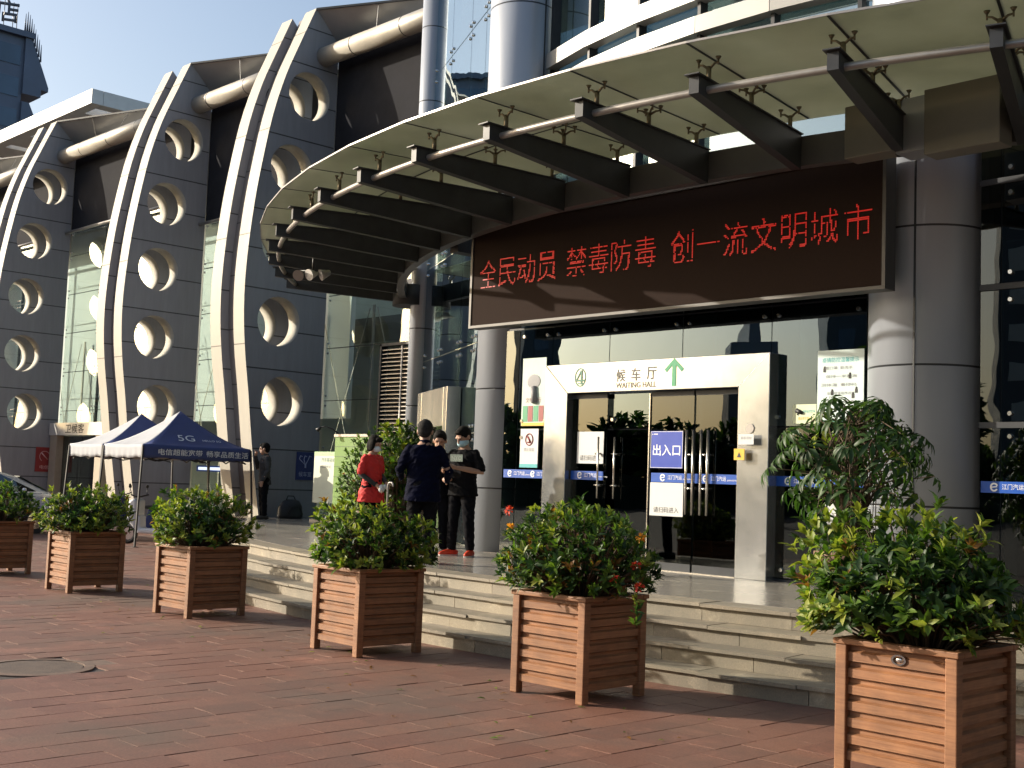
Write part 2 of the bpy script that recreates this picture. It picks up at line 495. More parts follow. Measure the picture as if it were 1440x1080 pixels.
t = thing('manhole_cover', 'round grey manhole cover set in the red paving at the lower left', 'manhole cover', (MAN[0], MAN[1], 0))
m = MB(); m.cyl(0, 0, -.03, .001, .36, 40)
m.build('lid', noisy('cast_iron', (.115, .082, .062), .75, metal=.05, var=.3, scale=8, bump=.5, fine=70), t)
m = MB()
for k in range(40):
    a0, a1 = 2 * pi * k / 40, 2 * pi * (k + 1) / 40
    q = lambda a, r, z: (r * cos(a), r * sin(a), z)
    m.hexa([q(a0, .375, -.03), q(a0, .45, -.03), q(a1, .45, -.03), q(a1, .375, -.03), q(a0, .375, .006), q(a0, .45, .003), q(a1, .45, .003), q(a1, .375, .006)])
m.box(-.70, -.452, -.70, .70, -.008, -.0035); m.box(.452, .70, -.70, .70, -.008, -.0035); m.box(-.45, .45, .452, .70, -.008, -.0035); m.box(-.45, .45, -.70, -.452, -.008, -.0035)
m.build('rim', noisy('manhole_concrete', (.16, .105, .078), .85, var=.3, scale=9), t)

PC = (-9.0, 31.55); PR = 22.72


def pp(r, a, z):
    if r > PR: r = PR + (r - PR) * (1 - .4 * min(1, max(0, (radians(-17) - a) / radians(11))))   # the flight tightens towards its left end
    return (PC[0] + r * sin(a), PC[1] - r * cos(a), z)


A0, A1 = radians(-49.3), radians(30)


def arc_slab(mb, r0, r1, a0, a1, z0, z1, mi=0):
    mb.hexa([pp(r0, a0, z0), pp(r1, a0, z0), pp(r1, a1, z0), pp(r0, a1, z0), pp(r0, a0, z1), pp(r1, a0, z1), pp(r1, a1, z1), pp(r0, a1, z1)], mi)


core = MB(); n = 90
for k in range(4):
    for i in range(n):
        a0 = A0 + (A1 - A0) * i / n; a1 = A0 + (A1 - A0) * (i + 1) / n
        arc_slab(core, 15.0 if k == 0 else PR + .3 * (k - 1) - .05, PR + .3 * k - .02, a0, a1, -.05, .6 - .15 * k - .022)
struct(core.build('step_core', M['step']))
st = MB()
for k in range(4):
    r = PR + .3 * k; z = .6 - .15 * k
    L = .86; nn = int((A1 - A0) * r / L); off = (k * .37) % 1 / nn
    for i in range(nn):
        a0 = A0 + (A1 - A0) * (i / nn); a1 = A0 + (A1 - A0) * ((i + 1) / nn); g = .0025 / r
        sh = (A1 - A0) * off * .9
        jz = rnd.uniform(-.003, .003); jr = rnd.uniform(-.006, .006)
        if rnd.random() < .12: jr -= .015
        arc_slab(st, r - .33, r + .042 + jr, a0 + g, a1 - g, z - .03 + jz, z + jz)          # tread
        arc_slab(st, r - .03, r + jr * .4, a0 + g + sh, a1 - g + sh, z - .15, z - .032)      # riser
struct(st.build('steps', M['step'], merge=False))
fl = MB()
for k in range(7):
    r1 = PR - .335 - k * .8; r0 = r1 - .796
    nn = int((A1 - A0) * r1 / .82)
    for i in range(nn):
        a0 = A0 + (A1 - A0) * (i + .5 * (k % 2)) / nn; a1 = A0 + (A1 - A0) * (i + 1 + .5 * (k % 2)) / nn; g = .002 / r1
        arc_slab(fl, r0, r1, a0 + g, a1 - g, .55, .6 + rnd.uniform(-.001, .001))
struct(fl.build('platform', M['floor'], merge=False))

# ================================================================== entrance hall
hall = thing('station_hall', 'curved glass station entrance hall with grey round columns and a bright upper glass front', 'building', (-9.5, 12.1, .6))
HO = Vector((9.5, -12.1, -.6))


class WB(MB):
    """shapes written in world coordinates, stored relative to a thing's base"""
    def __init__(s, root):
        super().__init__(); s.root = root

    def build(s, *a, **k):
        o = Vector(s.root.location)
        s.v = [tuple(Vector(p) - o) for p in s.v]
        return MB.build(s, *a, **k)


def column(x, y, r, z0, z1, seam=None):
    m = WB(hall); m.cyl(x, y, z0, z1, r, 48)
    c = m.build('column', M['alu'], hall)
    for sa in (seam or []):
        q = WB(hall); dx, dy = sin(sa), -cos(sa)
        q.box(x + dx * r - .009, x + dx * r + .009, y + dy * r - .009, y + dy * r + .009, z0, z1)
        q.build('seam', M['seam'], c)
    return c


column(-13.12, 12.62, .50, .6, 13, [radians(-62), radians(88)])
column(-6.28, 12.22, .61, .6, 13, [radians(15)])
column(-17.66, 14.62, .22, .6, 13, [])
# box cladding on both sides of the right column's head, where the ring girder meets it
for x0, x1, z0, z1 in ((-6.36, -5.845, 4.94, 5.47), (-5.515, -4.78, 4.84, 5.47)):
    m = WB(hall); m.box(x0, x1, 10.62, 10.88, z0, z1); m.build('column_head', M['headbox'], hall, bevel=.01)
m = WB(hall); m.box(-5.84, -5.52, 10.70, 11.0, 4.92, 5.45); m.build('column_neck', M['alu'], hall)

XS = [-12.34, -11.69, -10.65, -9.44, -8.13, -6.9]
YG = 12.05


bm_ = MB(); bm_.tube([(0, -.028, 0), (0, -.006, 0), (0, 0, 0)], [.022, .03, .03], 12)
BOLT = bm_.mesh('bolt'); BOLT.materials.append(M['chrome'])


def bolt(parent, x, y, z, rz=0):
    o = bpy.data.objects.new('bolt', BOLT); COL.objects.link(o); o.parent = parent
    root = parent.parent
    o.location = Vector((x, y, z)) - Vector(root.location); o.rotation_euler.z = rz


def pane(x0, x1, z0, z1, mat, bolts=True, y=YG):
    g = .006
    m = WB(hall); m.box(x0 + g, x1 - g, y, y + .012, z0 + g, z1 - g)
    o = m.build('glass_pane', mat, hall)
    if bolts:
        for xx in (x0 + .1, x1 - .1):
            for zz in (z0 + .11, z1 - .11): bolt(o, xx, y, zz)
    return o


for a, b in zip(XS[:-1], XS[1:]):
    pane(a, b, 2.37, 3.78, M['glass_front'])
    pane(a, b, 3.79, 5.5, M['glass_front'])
pane(-12.62, -12.345, .62, 3.78, M['glass_low'], False)
pane(-12.34, -11.66, .62, 2.36, M['glass_low'])
pane(-8.04, -6.9, .62, 2.36, M['glass_low'])
XR = [-5.62, -5.40, -4.1, -2.8, -1.5]
for a, b in zip(XR[:-1], XR[1:]):
    for z0, z1 in ((.62, 2.36), (2.37, 3.74), (3.80, 4.84), (4.88, 6.2)):
        pane(a, b, z0, z1, M['glass_low'], a > -5.5)
m = WB(hall)
for z in (2.365, 3.785): m.box(-12.6, -6.9, YG + .03, YG + .08, z - .02, z + .02)
for x in XS[1:-1]: m.box(x - .015, x + .015, YG + .03, YG + .10, .62 if x in (-12.34,) else 2.4, 5.5)
for z in (2.365, 3.77, 4.86): m.box(-5.62, -1.5, YG - .02, YG + .06, z - .03, z + .03)
m.box(-5.42, -5.38, YG + .02, YG + .06, .62, 6.2)
m.box(-8.05, -6.9, YG, YG + .06, .585, .64); m.box(-12.6, -11.66, YG, YG + .06, .585, .64)
m.build('glazing_bar', M['steel_dark'], hall)

# steel portal round the doors, mitred
PX0, PX1, PIX0, PIX1, PZ, PIZ = -11.64, -8.03, -11.22, -8.46, 3.22, 2.83
portal = WB(hall)
YF, YB = 11.87, 12.05
g = .003
portal.prism([(PX0, .6), (PIX0, .6), (PIX0, PIZ), (PX0, PZ - g)], 'y', YF, YB)
portal.prism([(PIX1, .6), (PX1, .6), (PX1, PZ - g), (PIX1, PIZ)], 'y', YF, YB)
portal.prism([(PX0 + g, PZ), (PIX0 + g, PIZ), (PIX1 - g, PIZ), (PX1 - g, PZ)], 'y', YF, YB)
po = portal.build('door_portal', M['portal'], hall, bevel=.006)
hl = Vector(hall.location)


def hloc(x, y, z): return Vector((x, y, z)) - hl


letters('portal_lettering', '候', M['ink'], po, hloc(-10.285, YF - .004, 3.035), .155, .165, bold=.011)
letters('portal_lettering', '车', M['ink'], po, hloc(-10.035, YF - .004, 3.04), .15, .165, bold=.011)
letters('portal_lettering', '厅', M['ink'], po, hloc(-9.775, YF - .004, 3.045), .155, .16, bold=.011)
letters('portal_lettering', 'WAITING HALL', M['ink'], po, hloc(-10.03, YF - .004, 2.905), .66, .07, bold=.010)
m = WB(hall)
ax, az = -9.42, 2.87
m.prism([(ax - .03, az), (ax + .03, az), (ax + .03, az + .26), (ax + .115, az + .175), (ax + .15, az + .21), (ax, az + .345), (ax - .15, az + .21), (ax - .115, az + .175), (ax - .03, az + .26)], 'y', YF - .006, YF - .001)
m.build('green_arrow', M['green'], po)
m = WB(hall)
ex, ez = -10.99, 3.035
for k in range(28):
    a0, a1 = 2 * pi * k / 28, 2 * pi * (k + 1) / 28
    e = lambda a, s: (ex + .098 * s * cos(a), ez + .125 * s * sin(a))
    m.prism([e(a0, .87), e(a0, 1), e(a1, 1), e(a1, .87)], 'y', YF - .006, YF - .001)
m.prism([(ex - .065, ez - .03), (ex + .07, ez - .03), (ex + .07, ez - .055), (ex - .065, ez - .055)], 'y', YF - .006, YF - .001)
m.prism([(ex + .008, ez + .095), (ex + .035, ez + .095), (ex + .035, ez - .095), (ex + .008, ez - .095)], 'y', YF - .008, YF - .001)
m.prism([(ex + .0, ez + .085), (ex + .012, ez + .07), (ex - .05, ez - .03), (ex - .07, ez - .03)], 'y', YF - .0075, YF - .001)
m.prism([(ex - .04, ez - .075), (ex + .06, ez - .075), (ex + .06, ez - .088), (ex - .04, ez - .088)], 'y', YF - .0065, YF - .001)
m.build('oval_emblem', M['green_dark'], po)
m = WB(hall); m.cyl(-8.28, 0, 0, .01, .055, 20)
m.v = [(x, YF - .002 - z, 2.34 + y - 0) for x, y, z in m.v]
m.build('door_bell', M['rail'], po)

# glass doors
YD = 11.99
for i, (a, b) in enumerate(((-11.23, -10.60), (-10.57, -9.90), (-9.86, -9.19), (-9.16, -8.49))):
    y_ = YD if i != 1 else YD + .09
    d = WB(hall); d.box(a, b, y_, y_ + .012, .63, 2.80)
    d = d.build('glass_door', M['glass_door'], hall)
    for z0, z1 in ((.61, .70), (2.76, 2.82)):
        q = WB(hall); q.box(a, b, y_ - .012, y_ + .024, z0, z1); q.build('door_rail', M['steel_dark'], d)
    for xx in ({0: [-10.68], 1: [-10.48], 2: [-9.19], 3: [-8.97]}[i]):
        h = WB(hall)
        for s_ in (-.055, .055):
            h.tube([(xx + .055 + s_ * .9 - .055, y_ + (-.07 if s_ < 0 else -.07), 1.30), (xx + s_ * .9, y_ - .07, 2.33)], .017, 10) if i > 1 else None
        if i <= 1: h.tube([(xx, y_ - .07, 1.45), (xx, y_ - .07, 2.25)], .014, 10)
        for z in (1.62, 2.03):
            h.tube([(xx - .05, y_ - .07, z), (xx + .05, y_ - .07, z)], .011, 8); h.tube([(xx, y_ - .07, z), (xx, y_ + .01, z)], .013, 8)
        h.build('door_handle', M['steel'], d)
m = WB(hall); m.box(-11.24, -8.48, YD - .1, YD + .1, .598, .612); m.box(-9.885, -9.87, YD - .02, YD + .05, .62, 2.8); m.build('threshold', M['steel'], hall)

# blue safety stripe across the glass, with roundels and lettering
def stripe(x0, x1, y, n):
    m = WB(hall); m.box(x0, x1, y - .004, y - .001, 1.685, 1.80)
    o = m.build('safety_stripe', M['stripe'], hall)
    for k in range(n):
        cx = x0 + (x1 - x0) * (k + .28) / n
        q = WB(hall)
        for j in range(22):
            a0, a1 = 2 * pi * j / 26 + .4, 2 * pi * (j + 1) / 26 + .4
            e = lambda a, s: (cx + .042 * s * cos(a), 1.743 + .045 * s * sin(a))
            q.prism([e(a0, .62), e(a0, 1), e(a1, 1), e(a1, .62)], 'y', y - .007, y - .003)
        q.prism([(cx - .03, 1.735), (cx + .03, 1.742), (cx + .03, 1.754), (cx - .03, 1.747)], 'y', y - .0075, y - .003)
        q.build('roundel', M['white_ink'], o)
        letters('stripe_lettering', '江门汽运', M['white_ink'], o, hloc(cx + .19, y - .006, 1.748), .22, .055)
        letters('stripe_lettering', 'JIANGMEN', M['white_ink'], o, hloc(cx + .40, y - .006, 1.728), .17, .022)


stripe(-12.58, -11.67, YG, 2)
stripe(-9.82, -8.50, YD - .02, 2)
stripe(-11.2, -10.62, YD - .02, 1)
stripe(-8.03, -6.92, YG, 2)
stripe(-5.60, -4.12, YG, 3)
stripe(-4.08, -2.9, YG, 2)

# upper curved glass with sunshade bands
CC = (-8.8, 23.4)


def cp(r, a, z):
    return (CC[0] + r * sin(a), CC[1] - r * cos(a), z)


UF = [radians(-19.5 + 5.6 * k) for k in range(11)]
for a0, a1 in zip(UF[:-1], UF[1:]):
    for z0, z1 in ((5.62, 7.28), (7.30, 8.9), (8.92, 10.6), (10.62, 12.4)):
        m = WB(hall); g = .0006
        m.hexa([cp(11.2, a0 + g, z0), cp(11.215, a0 + g, z0), cp(11.215, a1 - g, z0), cp(11.2, a1 - g, z0), cp(11.2, a0 + g, z1), cp(11.215, a0 + g, z1), cp(11.215, a1 - g, z1), cp(11.2, a1 - g, z1)])
        m.build('upper_glass_pane', M['glass_up'], hall)
for z0, z1 in ((7.36, 7.58), (7.79, 8.02), (9.6, 9.83), (10.05, 10.28)):
    m = WB(hall)
    for a0, a1 in zip(UF[:-1], UF[1:]):
        g = .0004
        m.hexa([cp(11.24, a0 + g, z0), cp(11.42, a0 + g, z0), cp(11.42, a1 - g, z0), cp(11.24, a1 - g, z0), cp(11.24, a0 + g, z1), cp(11.42, a0 + g, z1), cp(11.42, a1 - g, z1), cp(11.24, a1 - g, z1)])
    m.build('sunshade_band', M['band'], hall)
m = WB(hall)
for a in UF: m.beam(cp(11.27, a, 5.62), cp(11.27, a, 12.4), .05, .14, 0, up=(sin(a), -cos(a), 0))
m.build('upper_mullion', M['steel_dark'], hall)

# glazing between the slim column and the left column, with its own side portal
PA, PB = Vector((-13.72, 12.66, 0)), Vector((-17.45, 14.55, 0))
dv = (PB - PA).normalized(); nv = Vector((-dv.y, dv.x, 0));
if nv.y > 0: nv = -nv
LEN = (PB - PA).length


def sp_(t, z, off=0):
    q = PA + dv * t + nv * off
    return (q.x, q.y, z)


def sbox(m, t0, t1, o0, o1, z0, z1, mi=0):
    m.hexa([sp_(t0, z0, o0), sp_(t1, z0, o0), sp_(t1, z0, o1), sp_(t0, z0, o1), sp_(t0, z1, o0), sp_(t1, z1, o0), sp_(t1, z1, o1), sp_(t0, z1, o1)], mi)


for t0, t1 in ((0, .62), (.63, 1.55), (1.56, 2.9), (2.91, LEN)):
    for z0, z1 in ((.62, 2.36), (2.38, 3.78), (3.80, 5.5), (5.52, 7.3), (7.32, 9.2), (9.22, 11.2), (11.22, 13)):
        m = WB(hall); sbox(m, t0 + .004, t1 - .004, 0, .012, z0, z1)
        o = m.build('glass_pane', M['glass_front'] if z0 < 5.5 else M['glass_up'], hall)
        for tt in (t0 + .09, t1 - .09):
            for zz in (z0 + .1, z1 - .1): bolt(o, *sp_(tt, zz, .012), atan2(nv.x, -nv.y))
m = WB(hall)
for z in (2.37, 3.79, 5.51, 7.31): sbox(m, 0, LEN, -.05, -.02, z - .012, z + .012)
for t_ in (.625, 1.555, 2.905): sbox(m, t_ - .012, t_ + .012, -.12, -.02, .62, 13)
m.build('glazing_bar', M['rail'], hall)
sd = WB(hall)
sbox(sd, 1.28, 1.52, .02, .26, .6, 3.14)
sbox(sd, 3.1, 3.4, .02, .26, .6, 3.14)
sbox(sd, 1.523, 3.097, .02, .26, 2.5, 3.14)
sd.build('side_portal', M['steel'], hall, bevel=.006)
sd = WB(hall); sbox(sd, 1.525, 3.095, .1, .12, .62, 2.49); sd.build('side_door', M['glass_door'], hall)

# dark lobby behind the glass
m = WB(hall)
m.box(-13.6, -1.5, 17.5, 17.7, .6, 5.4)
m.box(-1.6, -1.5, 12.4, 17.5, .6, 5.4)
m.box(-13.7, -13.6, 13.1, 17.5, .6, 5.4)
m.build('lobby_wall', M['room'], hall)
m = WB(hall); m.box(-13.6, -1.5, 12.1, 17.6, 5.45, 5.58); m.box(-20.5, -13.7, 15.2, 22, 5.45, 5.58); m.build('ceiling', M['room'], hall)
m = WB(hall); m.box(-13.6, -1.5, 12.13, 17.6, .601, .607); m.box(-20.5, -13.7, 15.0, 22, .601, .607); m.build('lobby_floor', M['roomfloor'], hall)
m = WB(hall)
for x in (-11.9, -9.7, -7.4, -4.6): m.cyl(x, 15.6, .607, 5.45, .28, 20)
m.build('inner_column', M['roomlight'], hall)
m = WB(hall); m.box(-10.2, -7.2, 16.6, 17.2, .607, 1.65); m.build('ticket_counter', M['roomlight'], hall)
m = WB(hall); m.box(-8.9, -8.2, 13.6, 14.5, .607, 1.45); m.box(-12.0, -11.7, 13.5, 15.0, .607, 1.3); m.build('lobby_bench', M['sign_navy'], hall)
m = WB(hall); m.box(-13.6, -2, 17.8, 30, 5.6, 13); m.build('upper_hall', noisy('upper_room', (.30, .36, .36), .7, var=.1, scale=.5), hall)

# ================================================================== glass canopy on radial beams
canopy = thing('glass_canopy', 'sweeping yellowish glass canopy on dark radial beams over the station entrance', 'canopy', cp(12.9, 0, 4.9))
PHI = [radians(18.1 - 4.88 * k) for k in range(-3, 14)]
cg, cn, cl, cb = new_mat('dusty_canopy_glass')
cn.remove(cb)
tcx = cn.new('ShaderNodeTexCoord'); nz = cn.new('ShaderNodeTexNoise'); nz.inputs['Scale'].default_value = 1.1; nz.inputs['Detail'].default_value = 7
cl.new(tcx.outputs['Object'], nz.inputs['Vector'])
rp = ramp(cn, [(.25, (.50, .50, .38)), (.5, (.66, .655, .51)), (.75, (.78, .77, .62))])
oi_ = cn.new('ShaderNodeObjectInfo'); mr_ = cn.new('ShaderNodeMapRange'); mr_.inputs['To Min'].default_value = -.12; mr_.inputs['To Max'].default_value = .12; cl.new(oi_.outputs['Random'], mr_.inputs[0])
ad_ = cn.new('ShaderNodeMath'); ad_.operation = 'ADD'; cl.new(nz.outputs[0], ad_.inputs[0]); cl.new(mr_.outputs[0], ad_.inputs[1]); cl.new(ad_.outputs[0], rp.inputs[0])
tl = cn.new('ShaderNodeBsdfTranslucent'); cl.new(rp.outputs[0], tl.inputs[0])
df = cn.new('ShaderNodeBsdfDiffuse'); cl.new(rp.outputs[0], df.inputs[0])
tr = cn.new('ShaderNodeBsdfTransparent'); tr.inputs[0].default_value = (.62, .66, .50, 1)
gl = cn.new('ShaderNodeBsdfGlossy'); gl.inputs['Roughness'].default_value = .3; gl.inputs[0].default_value = (.9, .9, .8, 1)
m1 = cn.new('ShaderNodeMixShader'); m1.inputs[0].default_value = .18; cl.new(tl.outputs[0], m1.inputs[1]); cl.new(df.outputs[0], m1.inputs[2])
m2 = cn.new('ShaderNodeMixShader'); m2.inputs[0].default_value = .33; cl.new(m1.outputs[0], m2.inputs[1]); cl.new(tr.outputs[0], m2.inputs[2])
fr = cn.new('ShaderNodeFresnel'); fr.inputs[0].default_value = 1.35
m3 = cn.new('ShaderNodeMixShader'); cl.new(fr.outputs[0], m3.inputs[0]); cl.new(m2.outputs[0], m3.inputs[1]); cl.new(gl.outputs[0], m3.inputs[2])
cl.new(m3.outputs[0], cn['Material Output'].inputs['Surface'])
ZG = 5.545


def radial(a, r, side, z):
    x, y, _ = cp(r, a, 0)
    return (x + side * cos(a), y + side * sin(a), z)


for i, a in enumerate(PHI):
    m = WB(canopy); w_ = .05
    m.hexa([radial(a, 12.88, -w_, 4.93), radial(a, 15.05, -w_, 5.13), radial(a, 15.05, w_, 5.13), radial(a, 12.88, w_, 4.93),
            radial(a, 12.88, -w_, 5.29), radial(a, 15.05, -w_, 5.29), radial(a, 15.05, w_, 5.29), radial(a, 12.88, w_, 5.29)])
    m.hexa([radial(a, 12.88, -.075, 5.291), radial(a, 15.10, -.075, 5.291), radial(a, 15.10, .075, 5.291), radial(a, 12.88, .075, 5.291),
            radial(a, 12.88, -.075, 5.302), radial(a, 15.10, -.075, 5.302), radial(a, 15.10, .075, 5.302), radial(a, 12.88, .075, 5.302)])
    bo = m.build('beam', M['steel_dark'], canopy)
    for r in (14.78, 13.92, 13.05):
        s_ = WB(canopy)
        s_.tube([radial(a, r, 0, 5.30), radial(a, r, 0, 5.455)], .024, 10)
        for dr, ds in (((.07, .095), (.07, -.095), (-.07, .095), (-.07, -.095)) if r == 13.92 else ((.01, .10), (.01, -.10))):
            s_.tube([radial(a, r, 0, 5.43), radial(a, r + dr * .6, ds * .6, 5.475), radial(a, r + dr, ds, 5.48)], [.014, .011, .009], 8)
            s_.tube([radial(a, r + dr, ds, 5.455), radial(a, r + dr, ds, 5.51)], .009, 8)
            s_.tube([radial(a, r + dr, ds, 5.505), radial(a, r + dr, ds, 5.53)], [.014, .028], 10)
        s_.build('spider_fitting', M['bronze'], bo)
RR = [15.20, 13.92, 12.58]
for a0, a1 in zip(PHI[:-1], PHI[1:]):
    a0, a1 = max(a0, a1), min(a0, a1)
    for ro, ri in zip(RR[:-1], RR[1:]):
        g = .006 / ro
        m = WB(canopy); pts = []
        for z in (ZG, ZG + .016):
            pts += [cp(ri + .006, a1 + g, z), cp(ro - .006, a1 + g, z), cp(ro - .006, a0 - g, z), cp(ri + .006, a0 - g, z)]
        m.hexa(pts); m.build('canopy_pane', cg, canopy)
m = WB(canopy)
for a in PHI: m.beam(radial(a, 12.6, 0, ZG + .008), radial(a, 15.2, 0, ZG + .008), .024, .022)
for r in (13.92,):
    for a0, a1 in zip(PHI[:-1], PHI[1:]): m.beam(cp(r, a0, ZG + .008), cp(r, a1, ZG + .008), .024, .022)
m.build('joint_seal', M['seal'], canopy)
m = WB(canopy)
for a0, a1 in zip(PHI[:-1], PHI[1:]): m.beam(cp(15.198, a0, ZG + .008), cp(15.198, a1, ZG + .008), .012, .02)
m.build('edge_trim', M['rail'], canopy)
fine = [PHI[0] + (PHI[-1] - PHI[0]) * k / 64 for k in range(65)]
m = WB(canopy); m.tube([cp(14.88, a, 5.20) for a in fine], .036, 12); m.build('ring_rail', M['rail'], canopy)
m = WB(canopy)
for a0, a1 in zip(fine[:-1], fine[1:]):
    if radians(11.2) < (a0 + a1) / 2 < radians(17.0): continue
    m.hexa([cp(12.74, a1, 4.97), cp(12.87, a1, 4.97), cp(12.87, a0, 4.97), cp(12.74, a0, 4.97), cp(12.74, a1, 5.28), cp(12.87, a1, 5.28), cp(12.87, a0, 5.28), cp(12.74, a0, 5.28)])
m.build('ring_girder', noisy('grey_girder', (.105, .105, .108), .4, var=.12, scale=1.5), canopy)
m = WB(canopy)
m.tube([cp(12.7, radians(-45.5), 4.86), cp(12.7, radians(-45.5), 5.24)], .34, 20)
m.build('girder_end', M['steel_dark'], canopy)
for a, q in ((radians(-20.3), (-13.1, 12.4)),):
    m = WB(canopy); p_ = cp(12.7, a, 5.05); m.beam(p_, (q[0], q[1], 5.05), .2, .3); m.build('girder_bracket', M['steel_dark'], canopy)


# floodlight under the left end of the canopy
t = thing('floodlight', 'pale metal floodlight cluster hanging below the left end of the canopy', 'floodlight', (-16.57, 11.38, 4.9))
m = MB(); m.tube([(0, 0, .34), (0, 0, .05)], .02, 8); m.tube([(-.22, -.12, .05), (.22, .12, .05)], .018, 8); m.build('bracket', M['black'], t)
for sx, r_ in ((-.2, .9), (.0, .2), (.2, -.6)):
    m = MB(); d_ = Vector((sin(r_) * .5, -cos(r_), -.35)).normalized()
    p_ = Vector((sx, sx * .55, 0))
    m.tube([p_ - d_ * .08, p_ + d_ * .02, p_ + d_ * .09], [.04, .07, .095], 16); m.build('lamp_head', M['rail'] if sx else M['white'], t)

# ================================================================== LED display
led = thing('led_display', 'long dark LED display board with red characters hung above the station doors', 'display', (-9.43, 11.3, 3.73))
lo = Vector(led.location)
m = WB(led); m.box(-12.57, -6.31, 11.325, 11.50, 3.755, 5.145); m.build('housing', M['black'], led)
m = WB(led); m.box(-12.57, -6.31, 11.305, 11.322, 3.765, 5.135); m.build('screen', M['led'], led)
m = WB(led)
for a in ((-12.61, -6.27, 3.725, 3.76), (-12.61, -6.27, 5.14, 5.17)): m.box(a[0], a[1], 11.29, 11.50, a[2], a[3])
m.box(-12.61, -12.572, 11.291, 11.499, 3.762, 5.138); m.box(-6.308, -6.27, 11.291, 11.499, 3.762, 5.138)
m.build('frame', M['led_frame'], led)
m = WB(led)
for x in (-12.0, -10.4, -8.9, -7.3): m.box(x - .04, x + .04, 11.5, 12.04, 4.2, 4.3); m.box(x - .04, x + .04, 11.42, 11.5, 5.0, 5.3)
m.build('bracket', M['steel_dark'], led)
CH = list(zip('全民动员禁毒防毒创一流文明城市', [-12.25, -11.88, -11.51, -11.13, -10.60, -10.22, -9.85, -9.46, -8.90, -8.52, -8.14, -7.76, -7.37, -6.99, -6.59]))
for ch, x in CH:
    hh = .05 if ch == '一' else .38
    me = text_mesh(ch, .335, hh, .007 if ch != '一' else 0)
    bvh = BVHTree.FromPolygons([v.co for v in me.vertices], [p.vertices for p in me.polygons])
    bpy.data.meshes.remove(me)
    q = MB(); N = 21; cs = .38 / N
    for i in range(N):
        for j in range(N):
            px_, pz_ = (i - N / 2 + .5) * cs * .94, (j - N / 2 + .5) * cs
            hit = bvh.ray_cast(Vector((px_, -1, pz_)), Vector((0, 1, 0)))
            if ch == '一': hit = (1,) if abs(pz_) < cs * .5 and abs(px_) < .165 else (None,)
            if hit[0] is not None and rnd.random() > .06:
                h_ = cs * .38
                q.box(x + px_ - h_ - lo.x, x + px_ + h_ - lo.x, -.0005, .003, 4.46 + pz_ - h_ - lo.z, 4.46 + pz_ + h_ - lo.z)
    q.build('led_character', M['led_on'], led, merge=False)
for i, (x, w) in enumerate(((-10.62, 'leftmost'), (-9.3, 'middle'), (-7.75, 'rightmost'))):
    t = thing('spotlight', '%s of the three small black spotlights on top of the LED board' % w, 'spotlight', (x, 11.40, 5.17), group='spotlights on top of the LED board')
    m = MB(); m.box(-.1, .04, -.03, .03, 0, .02); m.box(-.09, -.03, -.02, .02, .02, .2); m.build('bracket', M['black'], t)
    m = MB(); m.tube([(.09, .07, .10), (.09, -.02, .12), (.09, -.09, .135)], [.04, .055, .065], 14); m.tube([(.09, .02, .12), (-.05, 0, .12)], .012, 8); m.build('lamp_head', M['black'], t)

# ================================================================== curved fins
PROF = [(15.88, 0), (15.70, .9), (15.47, 2.28), (15.30, 3.5), (15.17, 4.33), (15.08, 5.15), (15.05, 6.0), (15.09, 6.9), (15.19, 7.94), (15.33, 8.9), (15.57, 10.17), (15.87, 11.2), (16.19, 12.0), (16.64, 13.08)]


def smooth_prof(p, k=3):
    out = []
    for i in range(len(p) - 1):
        p0, p1, p2, p3 = p[max(i - 1, 0)], p[i], p[i + 1], p[min(i + 2, len(p) - 1)]
        for j in range(k):
            t = j / k
            out.append(tuple(.5 * (2 * b + (c - a) * t + (2 * a - 5 * b + 4 * c - d) * t * t + (3 * b - a - 3 * c + d) * t ** 3) for a, b, c, d in zip(p0, p1, p2, p3)))
    return out + [p[-1]]


OUT = smooth_prof(PROF)
HOLES = [(16.57, 10.84), (16.17, 8.95), (16.03, 7.1), (16.03, 5.23), (16.24, 3.34)]
HR = .59


def fin_plate(mb, x0, x1):
    poly = OUT + [(17.36, 12.36), (17.36, 0)]
    hs = [[(cy + HR * cos(2 * pi * k / 40), cz + HR * sin(2 * pi * k / 40)) for k in range(40)] for cy, cz in HOLES]
    loops = [[Vector((0, p[0], p[1])) for p in poly]] + [[Vector((0, p[0], p[1])) for p in h] for h in hs]
    flat = [p for L in loops for p in L]
    tris = tessellate_polygon(loops)
    for x in (x0, x1):
        mb.add([(x, p.y, p.z) for p in flat], tris, 0)
    n = len(poly)
    for i in range(n):
        a, b = poly[i], poly[(i + 1) % n]
        mb.add([(x0, *a), (x1, *a), (x1, *b), (x0, *b)], [(0, 1, 2, 3)], 1 if i < len(OUT) - 1 else 0)
    for h in hs:
        for i in range(40):
            a, b = h[i], h[(i + 1) % 40]
            mb.add([(x0, *a), (x1, *a), (x1, *b), (x0, *b)], [(0, 1, 2, 3)], 2, True)


